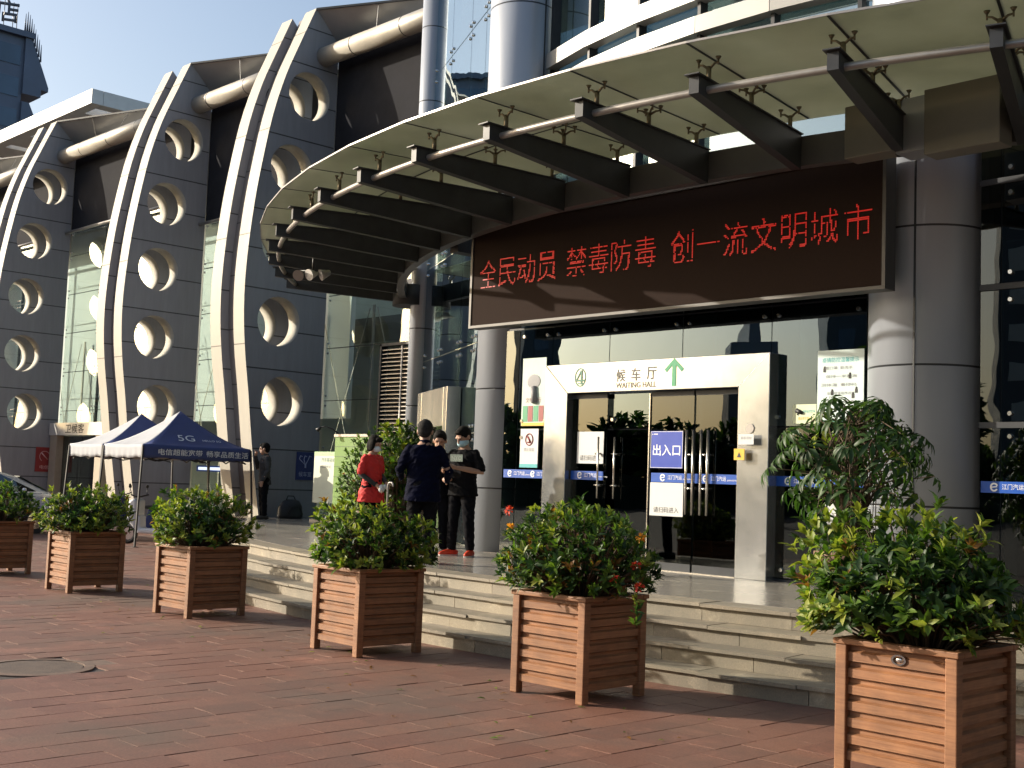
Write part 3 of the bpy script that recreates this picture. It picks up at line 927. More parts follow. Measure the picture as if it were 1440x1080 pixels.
FIN_X = [(-24.65, 'nearest curved grey fin with five round holes, beside the man in charcoal'),
         (-30.73, 'middle curved grey fin with five round holes, rising behind the blue tents'),
         (-39.52, 'curved grey fin at the left with a red sign at its foot'),
         (-48.3, 'farthest curved fin, only a sliver of its edge at the left border')]
fin0 = None
for i, (x, lab) in enumerate(FIN_X):
    if i == 0:
        t = fin0 = thing('curved_fin', lab, 'facade fin', (x, 17.3, 0), group='curved fins with round holes along the facade')
        for a, b in ((-.46, 0), (-1.50, -1.04)):
            m = MB(); fin_plate(m, a, b); m.v = [(p[0], p[1] - 17.3, p[2]) for p in m.v]
            m.build('fin_plate', [M['fin_side'], M['fin_edge'], M['hole']], t)
        m = MB()
        for p, q in zip(OUT[:-1], OUT[1:]):
            d_ = .22
            m.hexa([(-1.038, p[0] + d_ - 17.3, p[1]), (-.462, p[0] + d_ - 17.3, p[1]), (-.462, p[0] + d_ + .04 - 17.3, p[1]), (-1.038, p[0] + d_ + .04 - 17.3, p[1]),
                    (-1.038, q[0] + d_ - 17.3, q[1]), (-.462, q[0] + d_ - 17.3, q[1]), (-.462, q[0] + d_ + .04 - 17.3, q[1]), (-1.038, q[0] + d_ + .04 - 17.3, q[1])])
        # the slot behind each porthole stays open: drop the strips of the recess that would close the hole
        m.build('recess_panel', M['fin_recess'], t)
    else:
        t = dup(fin0); t.location.x = x; t['label'] = lab

# ================================================================== long wing behind the fins
wing = thing('station_wing', 'long glazed station wing behind the curved fins, with an overhanging grey roof edge', 'building', (-32, 17.4, 0))
ZT = 13.06
BAYS = [(-24.65, -17.7, .50), (-30.73, -26.15, .43), (-39.52, -32.23, .34), (-48.3, -41.02, .34), (-62, -49.8, .2)]
for x0, x1, sl in BAYS:
    ye = 16.66 + sl * (x1 - x0); yb = max(18.3, ye + .2)
    m = WB(wing)
    m.add([(x0, 16.66, ZT), (x1, ye, ZT), (x1, 17.372, 12.34), (x0, 17.372, 12.34), (x0, yb, ZT), (x1, yb, ZT), (x1, yb, 12.34), (x0, yb, 12.34)],
          [(0, 3, 2, 1), (0, 1, 5, 4), (3, 7, 6, 2), (4, 5, 6, 7), (0, 4, 7, 3), (1, 2, 6, 5)])
    rf = m.build('roof_soffit', M['soffit'], wing)
    m = WB(wing)
    for k in range(1, int((x1 - x0) / 1.5)):
        f = k * 1.5 / (x1 - x0); m.beam((x0 + 1.5 * k, 16.655 + (ye - 16.66) * f, ZT - .012), (x0 + 1.5 * k, 17.367, 12.335), .018, .012)
    m.beam((x0, 16.65, ZT + .005), (x1, ye - .01, ZT + .005), .04, .05)
    m.build('seam', M['seal'], rf)
m = WB(wing)
for x0, x1, z in ((-24.64, -17.9, 8.62), (-30.72, -26.16, 8.62), (-39.51, -32.24, 9.45), (-48.29, -41.03, 9.45), (-62, -49.8, 9.45)):
    m.box(x0, x1, 17.375, 17.6, z, 12.32)
m.build('fascia', M['darkwall'], wing)
m = WB(wing)
for x0, x1 in ((-24.64, -17.66), (-30.72, -26.16), (-39.51, -32.24), (-48.29, -41.03)):
    m.tube([(x0, 16.95, 11.93), (x1, 16.95, 11.93)], .235, 24)
    k = 1
    while x1 - 1.9 * k > x0:
        m.tube([(x1 - 1.9 * k - .012, 16.95, 11.93), (x1 - 1.9 * k + .012, 16.95, 11.93)], .239, 24, 1); k += 1
m.build('roof_pipe', [M['pipe'], M['seal']], wing)
m = WB(wing)
for x0, x1, z in ((-24.64, -17.9, 8.55), (-30.72, -26.16, 8.55), (-39.51, -32.24, 9.38), (-48.29, -41.03, 9.38)):
    m.tube([(x0, 17.2, z), (x1, 17.2, z)], .05, 10)
m.build('transom', M['rail'], wing)
ZR = [.05, 2.18, 3.44, 4.72, 6.02, 7.32, 8.62]
for x0, x1, zz in ((-24.62, -17.66, ZR), (-30.72, -26.16, ZR), (-39.51, -32.24, ZR + [9.45]), (-48.29, -41.03, ZR + [9.45])):
    nn = max(1, round((x1 - x0) / 2.9))
    for i in range(nn):
        a, b = x0 + (x1 - x0) * i / nn, x0 + (x1 - x0) * (i + 1) / nn
        for z0, z1 in zip(zz[:-1], zz[1:]):
            if x0 < -39 and x0 > -40 and z0 < 1 and i == 0: continue
            m = WB(wing); m.box(a + .006, b - .006, 17.40, 17.412, z0 + .005, z1 - .005)
            o = m.build('glass_pane', M['glass_wing'], wing)
            for xx in (a + .1, b - .1):
                for z in (z0 + .12, z1 - .12): bolt(o, xx, 17.398, z)
    m = WB(wing)
    for i in range(1, nn):
        a = x0 + (x1 - x0) * i / nn
        m.box(a - .012, a + .012, 17.45, 17.55, zz[0], zz[-1])
    for z in zz[1:-1]: m.box(x0, x1, 17.415, 17.45, z - .008, z + .008)
    m.build('glazing_bar', M['steel_dark'], wing)
m = WB(wing); m.box(-62, -17.7, 23.6, 23.9, 0, 12.3); m.build('back_wall', noisy('wing_back_wall', (.46, .52, .47), .7, var=.15, scale=.5), wing)
m = WB(wing); m.box(-62, -25.3, 18.6, 18.75, 3.1, 12.3); m.build('inner_wall', M['inner_white'], wing)
m = WB(wing); m.box(-62, -20.6, 17.5, 23.6, -.02, .02); m.box(-62, -17.8, 20.8, 23.6, 5.9, 6.1); m.build('inner_floor', M['roomfloor'], wing)
m = WB(wing)
for k in range(10):
    x = -19.5 - 2.3 * k
    m.beam((x, 18.3, .6), (x - 2.0, 18.3, 5.8), .015, .02); m.beam((x - 2.0, 18.3, .6), (x, 18.3, 5.8), .015, .02)
    m.box(x - .03, x + .03, 18.4, 18.45, 0, 5.9)
m.build('bracing', M['rail'], wing)
# louvre panel
m = WB(wing); z = 2.1
while z < 4.6:
    m.hexa([(-22.12, 17.20, z), (-20.0, 17.20, z), (-20.0, 17.34, z + .05), (-22.12, 17.34, z + .05), (-22.12, 17.20, z + .018), (-20.0, 17.20, z + .018), (-20.0, 17.34, z + .068), (-22.12, 17.34, z + .068)], 0); z += .093
m.box(-22.19, -22.13, 17.18, 17.36, .65, 4.68, 1); m.box(-21.42, -21.38, 17.185, 17.2, 2.1, 4.6, 2); m.box(-22.19, -20.0, 17.18, 17.36, 4.62, 4.68, 1)
m.box(-22.12, -20, 17.36, 17.37, 2.1, 4.6, 3)
m.build('louvre', [M['rail'], M['steel_dark'], M['white'], M['black']], wing)
# side door under a pale sign box
m = WB(wing); m.box(-39.45, -35.6, 17.05, 17.38, 2.62, 3.02); so = m.build('sign_box', noisy('pale_sign_steel', (.66, .65, .60), .3, metal=.3, var=.15, scale=1.5), wing)
letters('sign_lettering', '卫候客', M['ink'], so, Vector((-37.55, 17.045, 2.83)) - Vector(wing.location), 1.35, .30, bold=.014)
bj = noisy('beige_jamb', (.36, .30, .22), .5, var=.1)
for a, b in ((-39.4, -38.9), (-36.1, -35.6)):
    m = WB(wing); m.box(a, b, 17.08, 17.35, 0, 2.62); m.build('door_jamb', bj, wing)
for a, b in ((-38.88, -37.5), (-37.48, -36.12)):
    m = WB(wing); m.box(a, b, 17.3, 17.312, .03, 2.6); m.build('side_door', M['glass_door'], wing)

# ================================================================== white flat roof beyond the wing, and the hotel
t = thing('roof_canopy', 'broad white flat roof canopy with bright skylight slots behind the fins at the left', 'canopy', (-72, 33, 0))
zt0, zt1 = 19.72, 20.45
m = WB(t)
m.box(-92, -57.8, 26, 26.6, zt0, zt1); m.box(-58.6, -57.8, 26.62, 44, zt0, zt1); m.box(-92, -57.8, 43.4, 44, zt0 + .01, zt1 - .01)
x = -60.2
while x > -92:
    m.box(x - 2.6, x, 26.62, 43.3, zt0 + .1, zt1 - .1); x -= 3.4
m.box(-92, -58.62, 30.2, 31.0, zt0 + .02, zt0 + .09); m.box(-92, -58.62, 36.2, 37.0, zt0 + .02, zt0 + .09)
m.build('slab', M['white'], t)
m = WB(t)
for x in (-60, -70, -80, -90): m.cyl(x, 36, 0, zt0, .5, 20)
m.build('column', M['white'], t)

hb = noisy('hotel_blue_grey', (.10, .13, .19), .5, var=.2, scale=.15)
hg = noisy('hotel_window_blue', (.05, .10, .17), .15, var=.3, scale=.1)
ht = thing('hotel_tower', 'dark blue hotel tower with pitched eaves far behind at the upper left', 'building', (-152, 52, 0))
m = WB(ht); m.box(-166, -150, 30, 58.4, 0, 54.6); m.box(-168, -149.3, 28, 59.4, 54.6, 55.3); m.build('wall', hb, ht)
m = WB(ht)
for (y0, y1, z0, z1, yt) in ((58.4, 61.6, 47.5, 55.2, 59.0), (58.4, 62.5, 38.5, 46.5, 59.3), (58.4, 63.0, 29, 37.5, 59.5)):
    m.prism([(y0, z0), (y1 - .9, z0), (y1 - .9, z0 + 1.0), (y1, z0 + .9), (y1, z0 + 1.4), (yt, z1), (y0, z1)], 'x', -164, -149.6)
m.build('pitched_eave', hb, ht)
for z in range(3, 54, 4):
    m = WB(ht); m.box(-150.0, -149.9, 33, 58, z, z + 2.4); m.build('window_band', hg, ht)
    m = WB(ht); m.box(-165, -151, 29.9, 30, z, z + 2.4); m.build('window_band', hg, ht)
m = WB(ht)
for k, y in enumerate([58.2 + .27 * k for k in range(12)]):
    h = 2.6 - abs(k - 1) * .32
    if h > .3: m.tube([(-149.6, y, 55.2 - max(0, y - 58.9) * 2.2), (-149.6, y, 55.3 + h - max(0, y - 58.9) * 1.0)], [.14, .03], 6)
m.build('roof_spikes', hb, ht)
m = WB(ht)
for y in (54.5, 55.6, 56.7, 57.2): m.tube([(-149.8, y, 55.2), (-149.8, y, 58.6)], .05, 6)
m.build('sign_frame', M['rail'], ht)
me = text_mesh('店', 2.7, 2.8, -.012); me.transform(Matrix.Translation(Vector((-149.7, 55.9, 57.3)) - Vector(ht.location)) @ Matrix.Rotation(radians(66), 4, 'Z'))
o = link('roof_lettering', me, noisy('roof_letter_grey', (.10, .11, .13), .6), ht)
sm = o.modifiers.new('solid', 'SOLIDIFY'); sm.thickness = .3

# ================================================================== planters in a row
m_, n_, l_, b_ = new_mat('brown_slat_wood')
tc = n_.new('ShaderNodeTexCoord'); mp = n_.new('ShaderNodeMapping'); mp.inputs['Scale'].default_value = (3, 3, 60); l_.new(tc.outputs['Object'], mp.inputs[0])
t1 = n_.new('ShaderNodeTexNoise'); t1.inputs['Scale'].default_value = 1.6; t1.inputs['Detail'].default_value = 8; l_.new(mp.outputs[0], t1.inputs['Vector'])
t2 = n_.new('ShaderNodeTexNoise'); t2.inputs['Scale'].default_value = 7; t2.inputs['Detail'].default_value = 5; l_.new(tc.outputs['Object'], t2.inputs['Vector'])
r1 = ramp(n_, [(.3, (.25, .108, .048)), (.7, (.37, .175, .080))]); l_.new(t1.outputs[0], r1.inputs[0])
r2 = ramp(n_, [(.35, (.72, .72, .74)), (.75, (1.06, 1.04, 1.0))]); l_.new(t2.outputs[0], r2.inputs[0])
mx = n_.new('ShaderNodeMix'); mx.data_type = 'RGBA'; mx.blend_type = 'MULTIPLY'; mx.inputs['Factor'].default_value = 1
l_.new(r1.outputs[0], mx.inputs['A']); l_.new(r2.outputs[0], mx.inputs['B'])
gi = n_.new('ShaderNodeNewGeometry'); oi = n_.new('ShaderNodeObjectInfo'); ad = n_.new('ShaderNodeMath'); ad.operation = 'ADD'
l_.new(gi.outputs['Random Per Island'], ad.inputs[0]); l_.new(oi.outputs['Random'], ad.inputs[1])
mrr = n_.new('ShaderNodeMapRange'); mrr.inputs['From Max'].default_value = 2; mrr.inputs['To Min'].default_value = .78; mrr.inputs['To Max'].default_value = 1.16; l_.new(ad.outputs[0], mrr.inputs[0])
scl = n_.new('ShaderNodeVectorMath'); scl.operation = 'SCALE'; l_.new(mx.outputs['Result'], scl.inputs[0]); l_.new(mrr.outputs[0], scl.inputs['Scale']); l_.new(scl.outputs[0], b_.inputs['Base Color'])
b_.inputs['Roughness'].default_value = .55
bp = n_.new('ShaderNodeBump'); bp.inputs['Strength'].default_value = .2; bp.inputs['Distance'].default_value = .004; l_.new(t1.outputs[0], bp.inputs['Height']); l_.new(bp.outputs[0], b_.inputs['Normal'])
WOOD = m_
SOIL = noisy('potting_soil', (.035, .025, .018), .95, var=.4, scale=25, bump=.6, fine=40)
PWD = .74; PHT = .78


def make_planter():
    t = thing('slatted_planter', '', 'planter')
    h = PWD / 2
    for sx in (-1, 1):
        for sy in (-1, 1):
            m = MB(); x, y = sx * (h - .035), sy * (h - .035)
            m.box(x - .035, x + .035, y - .035, y + .035, 0, PHT - .035); m.build('post', WOOD, t, bevel=.006)
    for k in range(4):
        rot = Matrix.Rotation(k * pi / 2, 4, 'Z'); m = MB(); z = .085; ns = 7; ph = (PHT - .04 - z) / ns
        for i in range(ns):
            zz = z + i * ph
            # each board: a flat lower lip in front, the upper third slanting back
            poly = [(-h + .022, zz + .006), (-h + .022, zz + ph * .60), (-h + .046, zz + ph * .72), (-h + .046, zz + ph - .002), (-h + .062, zz + ph - .002), (-h + .062, zz + .006)]
            m.prism(poly, 'x', -h + .07, h - .07)
        m.v = [tuple(rot @ Vector(p)) for p in m.v]
        m.build('slat_panel', WOOD, t)
    m = MB(); e = h + .012
    for a in ((-e, e, -e, -e + .075), (-e, e, e - .075, e), (-e, -e + .075, -e + .076, e - .076), (e - .075, e, -e + .076, e - .076)): m.box(a[0], a[1], a[2], a[3], PHT - .034, PHT)
    m.build('rim', WOOD, t, bevel=.006)
    m = MB(); m.box(-h + .064, h - .064, -h + .064, h - .064, .1, PHT - .07); m.build('soil', SOIL, t)
    return t


PLANT = [  # near right corner, label
    (-3.10, 6.40, 'nearest brown slatted planter, with a small oval badge on its top slat'),
    (-6.14, 6.74, 'second nearest brown slatted planter, holding the shrub with red and orange flowers'),
    (-8.85, 6.76, 'brown slatted planter standing in front of the woman in red'),
    (-12.10, 6.88, 'brown slatted planter beside the left end of the steps, in front of the blue tent'),
    (-15.13, 6.93, 'brown slatted planter, second from the left border of the photo'),
    (-18.05, 6.93, 'brown slatted planter cut off by the left border of the photo')]
base = make_planter()
for i, (x, y, lab) in enumerate(PLANT):
    t = base if i == 0 else dup(base)
    t.location = (x - PWD / 2, y + PWD / 2, 0); t['label'] = lab; t['group'] = 'brown slatted planters in a row before the steps'
    t.rotation_euler.z = [0, .03, -.02, .025, -.03, .0][i]
t = base
m = MB()
for k in range(24):
    a0, a1 = 2 * pi * k / 24, 2 * pi * (k + 1) / 24
    e = lambda a, s: (.045 * s * cos(a) + .02, .03 * s * sin(a) + PHT - .085)
    m.prism([e(a0, .72), e(a0, 1), e(a1, 1), e(a1, .72)], 'y', -PWD / 2 + .012, -PWD / 2 + .023)
m.ball((.02, -PWD / 2 + .02, PHT - .085), (.022, .006, .014), 12)
m.build('badge', M['chrome'], t)

# ================================================================== shrubs
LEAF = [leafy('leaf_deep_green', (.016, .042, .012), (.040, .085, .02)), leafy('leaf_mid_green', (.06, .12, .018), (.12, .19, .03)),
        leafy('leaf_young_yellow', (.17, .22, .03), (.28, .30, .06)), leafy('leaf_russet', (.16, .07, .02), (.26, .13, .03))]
TWIG = noisy('brown_twig', (.09, .06, .035), .8, var=.3, scale=20)
FLOWER_RED = leafy('red_petal', (.55, .04, .03), (.7, .10, .06), .5)
FLOWER_ORANGE = leafy('orange_petal', (.70, .26, .03), (.75, .38, .05), .5)


def add_leaf(mb, p, d, up, L, W, mi, droop=.25):
    d = d.normalized(); s_ = d.cross(up)
    if s_.length < 1e-3: s_ = d.cross(Vector((1, 0, 0)))
    s_.normalize(); nrm = s_.cross(d)
    a = p + d * L * .45 - nrm * L * droop * .15; tip = p + d * L - nrm * L * droop
    l1 = a + s_ * W / 2 + nrm * W * .18; r1 = a - s_ * W / 2 + nrm * W * .18
    c2 = p + d * L * .75 - nrm * L * droop * .5
    l2 = c2 + s_ * W * .36 + nrm * W * .12; r2 = c2 - s_ * W * .36 + nrm * W * .12
    mb.add([p, l1, a, r1, l2, c2, r2, tip], [(0, 2, 1), (0, 3, 2), (1, 2, 5, 4), (2, 3, 6, 5), (4, 5, 7), (5, 6, 7)], mi, True)


def shrub(seed, rx, ry, h, tips, L, W, flowers=0, russet=.04, young=.25, stray=False, lean=(0, 0), name='leafy_shrub'):
    """base at the soil; leaf whorls at the ends of many forking twigs"""
    R = random.Random(seed)
    root = bpy.data.objects.new(name, None); COL.objects.link(root)
    lf = MB(); tw = MB(); fw = MB()
    bumps = [(R.uniform(0, 2 * pi), R.uniform(.1, 1.3), R.uniform(-.34, .30)) for _ in range(11)]
    pts = []
    for i in range(tips):
        a = R.uniform(0, 2 * pi); el = math.asin(R.uniform(-.42, 1)); q = R.random() ** .30
        f = 1 + sum(b * max(0, cos(a - ba) * cos(el - be)) ** 6 for ba, be, b in bumps)
        q *= f
        pts.append((Vector((rx * q * cos(a) * cos(el) + lean[0] * q, ry * q * sin(a) * cos(el) + lean[1] * q, h * (.36 + .60 * q * sin(el)))), q, el, a))
    if stray:
        for k in range(5): pts.append((Vector((rx * (1.0 + .07 * k), -.12 - .05 * k, h * (.30 - .09 * k))), 1, 0, 0))
    for p, q, el, a in pts:
        out = Vector((cos(a) * cos(el), sin(a) * cos(el), sin(el) + .85)).normalized()
        ax = (out + Vector((R.uniform(-.35, .35), R.uniform(-.35, .35), R.uniform(-.2, .3)))).normalized()
        e1 = ax.cross(Vector((.3, .8, .1))).normalized(); e2 = ax.cross(e1)
        base_p = Vector((p.x * .25, p.y * .25, -.02))
        mid = base_p.lerp(p, .55) + Vector((0, 0, h * .06))
        if R.random() < .45: tw.tube([base_p, mid, p], [.009, .006, .003], 5, caps=False)
        nl = R.randint(7, 11)
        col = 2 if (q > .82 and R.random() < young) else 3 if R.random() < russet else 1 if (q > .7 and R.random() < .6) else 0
        for k in range(nl):
            th = 2 * pi * k / nl * 1.6 + R.uniform(-.4, .4); sp = R.uniform(.3, 1.1)
            d = ax * cos(sp) + (e1 * cos(th) + e2 * sin(th)) * sin(sp)
            sz = R.uniform(.65, 1.15)
            pc = p - ax * R.uniform(0, L * .7)
            c = col
            if R.random() < .2: c = max(0, col - 1) if col != 3 else 1
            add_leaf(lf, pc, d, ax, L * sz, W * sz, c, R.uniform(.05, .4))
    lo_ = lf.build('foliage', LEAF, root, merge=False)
    tw.build('twigs', TWIG, root, merge=False)
    if flowers:
        for k in range(flowers):
            p = Vector(R.choice([q[0] for q in pts if q[1] > .9]));
            if k < 7 and p.y > 0: p.y = -p.y
            p *= 1.05
            fl_ = MB()
            for j in range(26):
                d = Vector((R.gauss(0, 1), R.gauss(0, 1), R.gauss(.5, 1))).normalized()
                add_leaf(fl_, p + d * .012, d, Vector((R.gauss(0, 1), R.gauss(0, 1), 1)), .032, .02, 0, .3)
            fl_.build('flower', FLOWER_RED if k % 3 else FLOWER_ORANGE, root, merge=False)
    return root


SHR = [
    (11, .70, .62, .80, 560, .092, .036, 0, .05, .60, False, (-.05, -.05), 'large glossy green shrub with yellowish new leaves in the nearest planter', 'shrub'),
    (23, .66, .60, .78, 620, .078, .027, 7, .06, .14, True, (-.05, -.02), 'dark green flowering shrub with a few red and orange blooms in the second planter', 'flowering shrub'),
    (35, .63, .58, .72, 560, .075, .030, 0, .05, .55, False, (-.03, -.02), 'bushy green shrub in the planter in front of the woman in red', 'shrub'),
    (47, .58, .54, .70, 500, .075, .030, 0, .07, .66, False, (0, 0), 'bright green shrub in the planter in front of the blue tent', 'shrub'),
    (59, .62, .58, .66, 500, .075, .030, 0, .05, .60, False, (0, 0), 'green shrub in the planter second from the left border', 'shrub'),
    (61, .62, .58, .70, 300, .085, .030, 0, .04, .10, False, (0, 0), 'dark green shrub in the planter at the left border', 'shrub')]
for (x, y, lab), (sd_, rx, ry, h, tips, L, W, fl_, ru, yo, stray, lean, sl, cat) in zip(PLANT, SHR):
    r = shrub(sd_, rx, ry, h, tips, L, W, fl_, ru, yo, stray, lean, 'leafy_shrub' if not fl_ else 'flowering_shrub')
    r.location = (x - PWD / 2, y + PWD / 2, PHT - .07)
    tag(r, sl, cat, 'shrubs growing in the slatted planters')

# bushes in pots further back by the side portal
POT = noisy('terracotta_pot', (.16, .09, .06), .7, var=.2, scale=8)


def pot(name, lab, x, y, z, r, h):
    t = thing(name, lab, 'plant pot', (x, y, z)); m = MB()
    m.rings([(0, 0, 0, r * .72, r * .72), (0, 0, h * .85, r * .95, r * .95), (0, 0, h * .85, r * 1.05, r * 1.05), (0, 0, h, r * 1.05, r * 1.05)], 24); m.build('pot_body', POT, t)
    m = MB(); m.cyl(0, 0, h - .02, h + .004, r * .9, 20); m.build('soil', SOIL, t)
    return t


pot('round_pot', 'round pot of the dark clipped bush beside the green board', -17.55, 13.55, .6, .3, .42)
r = shrub(71, .66, .62, 1.62, 420, .075, .03, 0, .02, .04, name='clipped_bush'); r.location = (-17.55, 13.55, .95); tag(r, 'dark rounded bush behind the woman in red', 'bush')
pot('round_pot', 'round pot of the tall loose shrub by the side portal', -15.75, 12.75, .6, .3, .42)
r = shrub(83, .55, .55, 1.75, 300, .14, .055, 0, .02, .5, name='tall_shrub'); r.location = (-15.75, 12.75, .95); tag(r, 'tall loose shrub with bright green top leaves behind the two men', 'shrub')

# umbrella tree in a pot on the platform
TX, TY = -5.78, 9.85
pot('round_pot', 'round pot of the umbrella tree on the platform before the right column', TX, TY, .6, .3, .5)
tr_ = thing('umbrella_tree', 'potted umbrella tree with drooping palmate leaves before the right grey column', 'potted tree', (TX, TY, 1.08))
R = random.Random(5)
lf = MB(); br = MB()
stems = [((0, 0, 0), (.05, .03, .5), (.02, 0, 1.15)), ((.05, .02, 0), (-.04, -.05, .4), (-.12, -.08, .95)), ((-.05, 0, 0), (.10, .08, .4), (.2, .1, .9))]
for s_ in stems: br.tube(s_, [.028, .022, .013], 8)
uc = []
for k in range(150):
    a = R.uniform(0, 2 * pi); u = R.random()
    rr = (.22 + .46 * sin(pi * min(1, u * 1.0) * .9 + .15)) * R.uniform(.55, 1.05)
    uc.append(Vector((rr * cos(a) * 1.08, rr * sin(a), .12 + 1.28 * u)))
for c in uc:
    st_ = Vector(R.choice([s_[1] for s_ in stems] + [s_[2] for s_ in stems])); 
    br.tube([st_, (st_ + c) / 2 + Vector((0, 0, .10)), c], [.007, .005, .004], 5, caps=False)
    ax = (Vector((c.x, c.y, .35)).normalized() + Vector((R.uniform(-.2, .2), R.uniform(-.2, .2), .4))).normalized()
    e1 = ax.cross(Vector((.1, .9, .2))).normalized(); e2 = ax.cross(e1); nl = R.randint(7, 9); L = R.uniform(.11, .165)
    col = R.choices([0, 1, 2], [8, 3, .25])[0]
    for k in range(nl):
        th = 2 * pi * k / nl + R.uniform(-.15, .15)
        d = (e1 * cos(th) + e2 * sin(th)) + ax * R.uniform(-.15, .25) + Vector((0, 0, -.35))
        q = c + (e1 * cos(th) + e2 * sin(th)) * .03
        add_leaf(lf, q, d, ax, L * R.uniform(.8, 1.1), L * .30, col, R.uniform(.35, .75))
lf.build('foliage', LEAF, tr_, merge=False); br.build('stems', TWIG, tr_, merge=False)
m = MB(); m.prism([(-.05, .27), (.055, .25), (.065, .40), (.03, .45), (0, .42), (-.045, .44)], 'y', -.345, -.34); m.build('paper_tag', M['paper'], tr_)

# ================================================================== tents
TB = noisy('tent_blue_fabric', (.045, .065, .19), .7, var=.12, scale=3, bump=.15, fine=9)
TWT = noisy('tent_white_fabric', (.44, .45, .47), .8, var=.08, scale=3, bump=.2, fine=9)
TPOLE = noisy('tent_pole_grey', (.03, .03, .033), .6, metal=.1)


def ground_z(x, y):
    r = sqrt((x - PC[0]) ** 2 + (y - PC[1]) ** 2)
    if x < -25.9: return 0
    for k in range(4):
        if r < PR + .3 * k: return .6 - .15 * k
    return 0


def tent(lab, x0, x1, y0, y1, ze, zp, text):
    """x1 is the front (towards +x); the blue faces look to +x and +y, the pale ones to -y and -x"""
    t = thing('pop_up_tent', lab, 'tent', (x1, y0, 0), group='pop-up tents before the fins')
    o = Vector((x1, y0, 0))
    c = Vector(((x0 + x1) / 2, (y0 + y1) / 2, zp))
    cor = [Vector((x1, y0, ze)), Vector((x1, y1, ze)), Vector((x0, y1, ze)), Vector((x0, y0, ze))]
    for i, (nm, mat) in enumerate((('roof_panel', TB), ('roof_panel', TB), ('roof_panel', TWT), ('roof_panel', TWT))):
        a, b = cor[i], cor[(i + 1) % 4]
        m = MB(); N = 12; v = []
        for s_ in range(N + 1):
            k = s_ / N
            for j in range(N + 1):
                q = a.lerp(b, j / N)
                p = q.lerp(c, k); p.z = ze + (zp - ze) * (k ** 1.45) - .02 * sin(pi * j / N) * (1 - k) + .012 * sin(j * 2.1 + i) * (1 - k) * k
                v.append(p - o)
        m.add(v, [(r_ * (N + 1) + j, r_ * (N + 1) + j + 1, (r_ + 1) * (N + 1) + j + 1, (r_ + 1) * (N + 1) + j) for r_ in range(N) for j in range(N)], 0, True)
        ob = m.build(nm, mat, t)
        sd = ob.modifiers.new('solid', 'SOLIDIFY'); sd.thickness = .006
        m = MB(); v = []
        for s_ in range(5):
            for j in range(25):
                q = a.lerp(b, j / 24); nrm = (b - a).cross(Vector((0, 0, 1))).normalized()
                w = .012 * sin(j * 1.9 + i) * s_ / 4
                q = q + nrm * w; q.z = ze - .27 * s_ / 4 - (.012 * sin(j * .8 + 1) * s_ / 4) - .018 * sin(pi * j / 24)
                v.append(q - o)
        m.add(v, [(r_ * 25 + j, r_ * 25 + j + 1, (r_ + 1) * 25 + j + 1, (r_ + 1) * 25 + j) for r_ in range(4) for j in range(24)], 0, True)
        ob = m.build('valance', mat, t)
        sd = ob.modifiers.new('solid', 'SOLIDIFY'); sd.thickness = .006
    for q in cor:
        m = MB(); sp = (q - c); sp.z = 0
        ft = q + sp.normalized() * .10
        z0 = ground_z(ft.x, ft.y)
        m.beam(Vector((ft.x, ft.y, z0)) - o, Vector((q.x, q.y, ze - .03)) - o, .035, .035)
        m.box(ft.x - o.x - .06, ft.x - o.x + .06, ft.y - o.y - .06, ft.y - o.y + .06, z0, z0 + .01)
        m.build('leg', TPOLE, t)
    m = MB()
    for a, b in ((0, 1), (1, 2), (2, 3), (3, 0)):
        cc_ = Vector(((x0 + x1) / 2, (y0 + y1) / 2, ze)); p, q = cor[a].lerp(cc_, .06) - o, cor[b].lerp(cc_, .06) - o
        mid = (p + q) / 2
        for s_, e_ in (((p.x, p.y, ze - .05), (mid.x, mid.y, ze - .33)), ((p.x, p.y, ze - .33), (mid.x, mid.y, ze - .05)), ((q.x, q.y, ze - .05), (mid.x, mid.y, ze - .33)), ((q.x, q.y, ze - .33), (mid.x, mid.y, ze - .05))):
            m.beam(s_, e_, .015, .025)
    m.build('truss', TPOLE, t)
    if text:
        L = y1 - y0
        letters('valance_lettering', '电信超能宽带', M['white_ink'], t, (.022, L * .333, ze - .145), L * .40, .135, '+x', bold=.008)
        letters('valance_lettering', '畅享品质生活', M['white_ink'], t, (.022, L * .772, ze - .145), L * .40, .135, '+x', bold=.008)
        sl = atan2((zp - ze) * 1.0, (x1 - x0) / 2)
        k = .30; zz = ze + (zp - ze) * k ** 1.45
        letters('roof_lettering', '5G', M['white_ink'], t, (-(x1 - x0) / 2 * k + .03, L * .43, zz + .04), .40, .17, '+x', -radians(42))
        letters('roof_lettering', 'HELLO 5G', M['white_ink'], t, (-(x1 - x0) / 2 * (k - .05) + .035, L * .66, zz + .005), .45, .05, '+x', -radians(42))
    return t


tent('front blue pop-up tent with white lettering on its valance and a pale left side', -25.50, -23.72, 12.27, 14.87, 2.14, 2.93, True)
tent('rear blue and white pop-up tent standing left behind the lettered one', -27.22, -25.56, 12.27, 14.87, 2.14, 2.90, False)

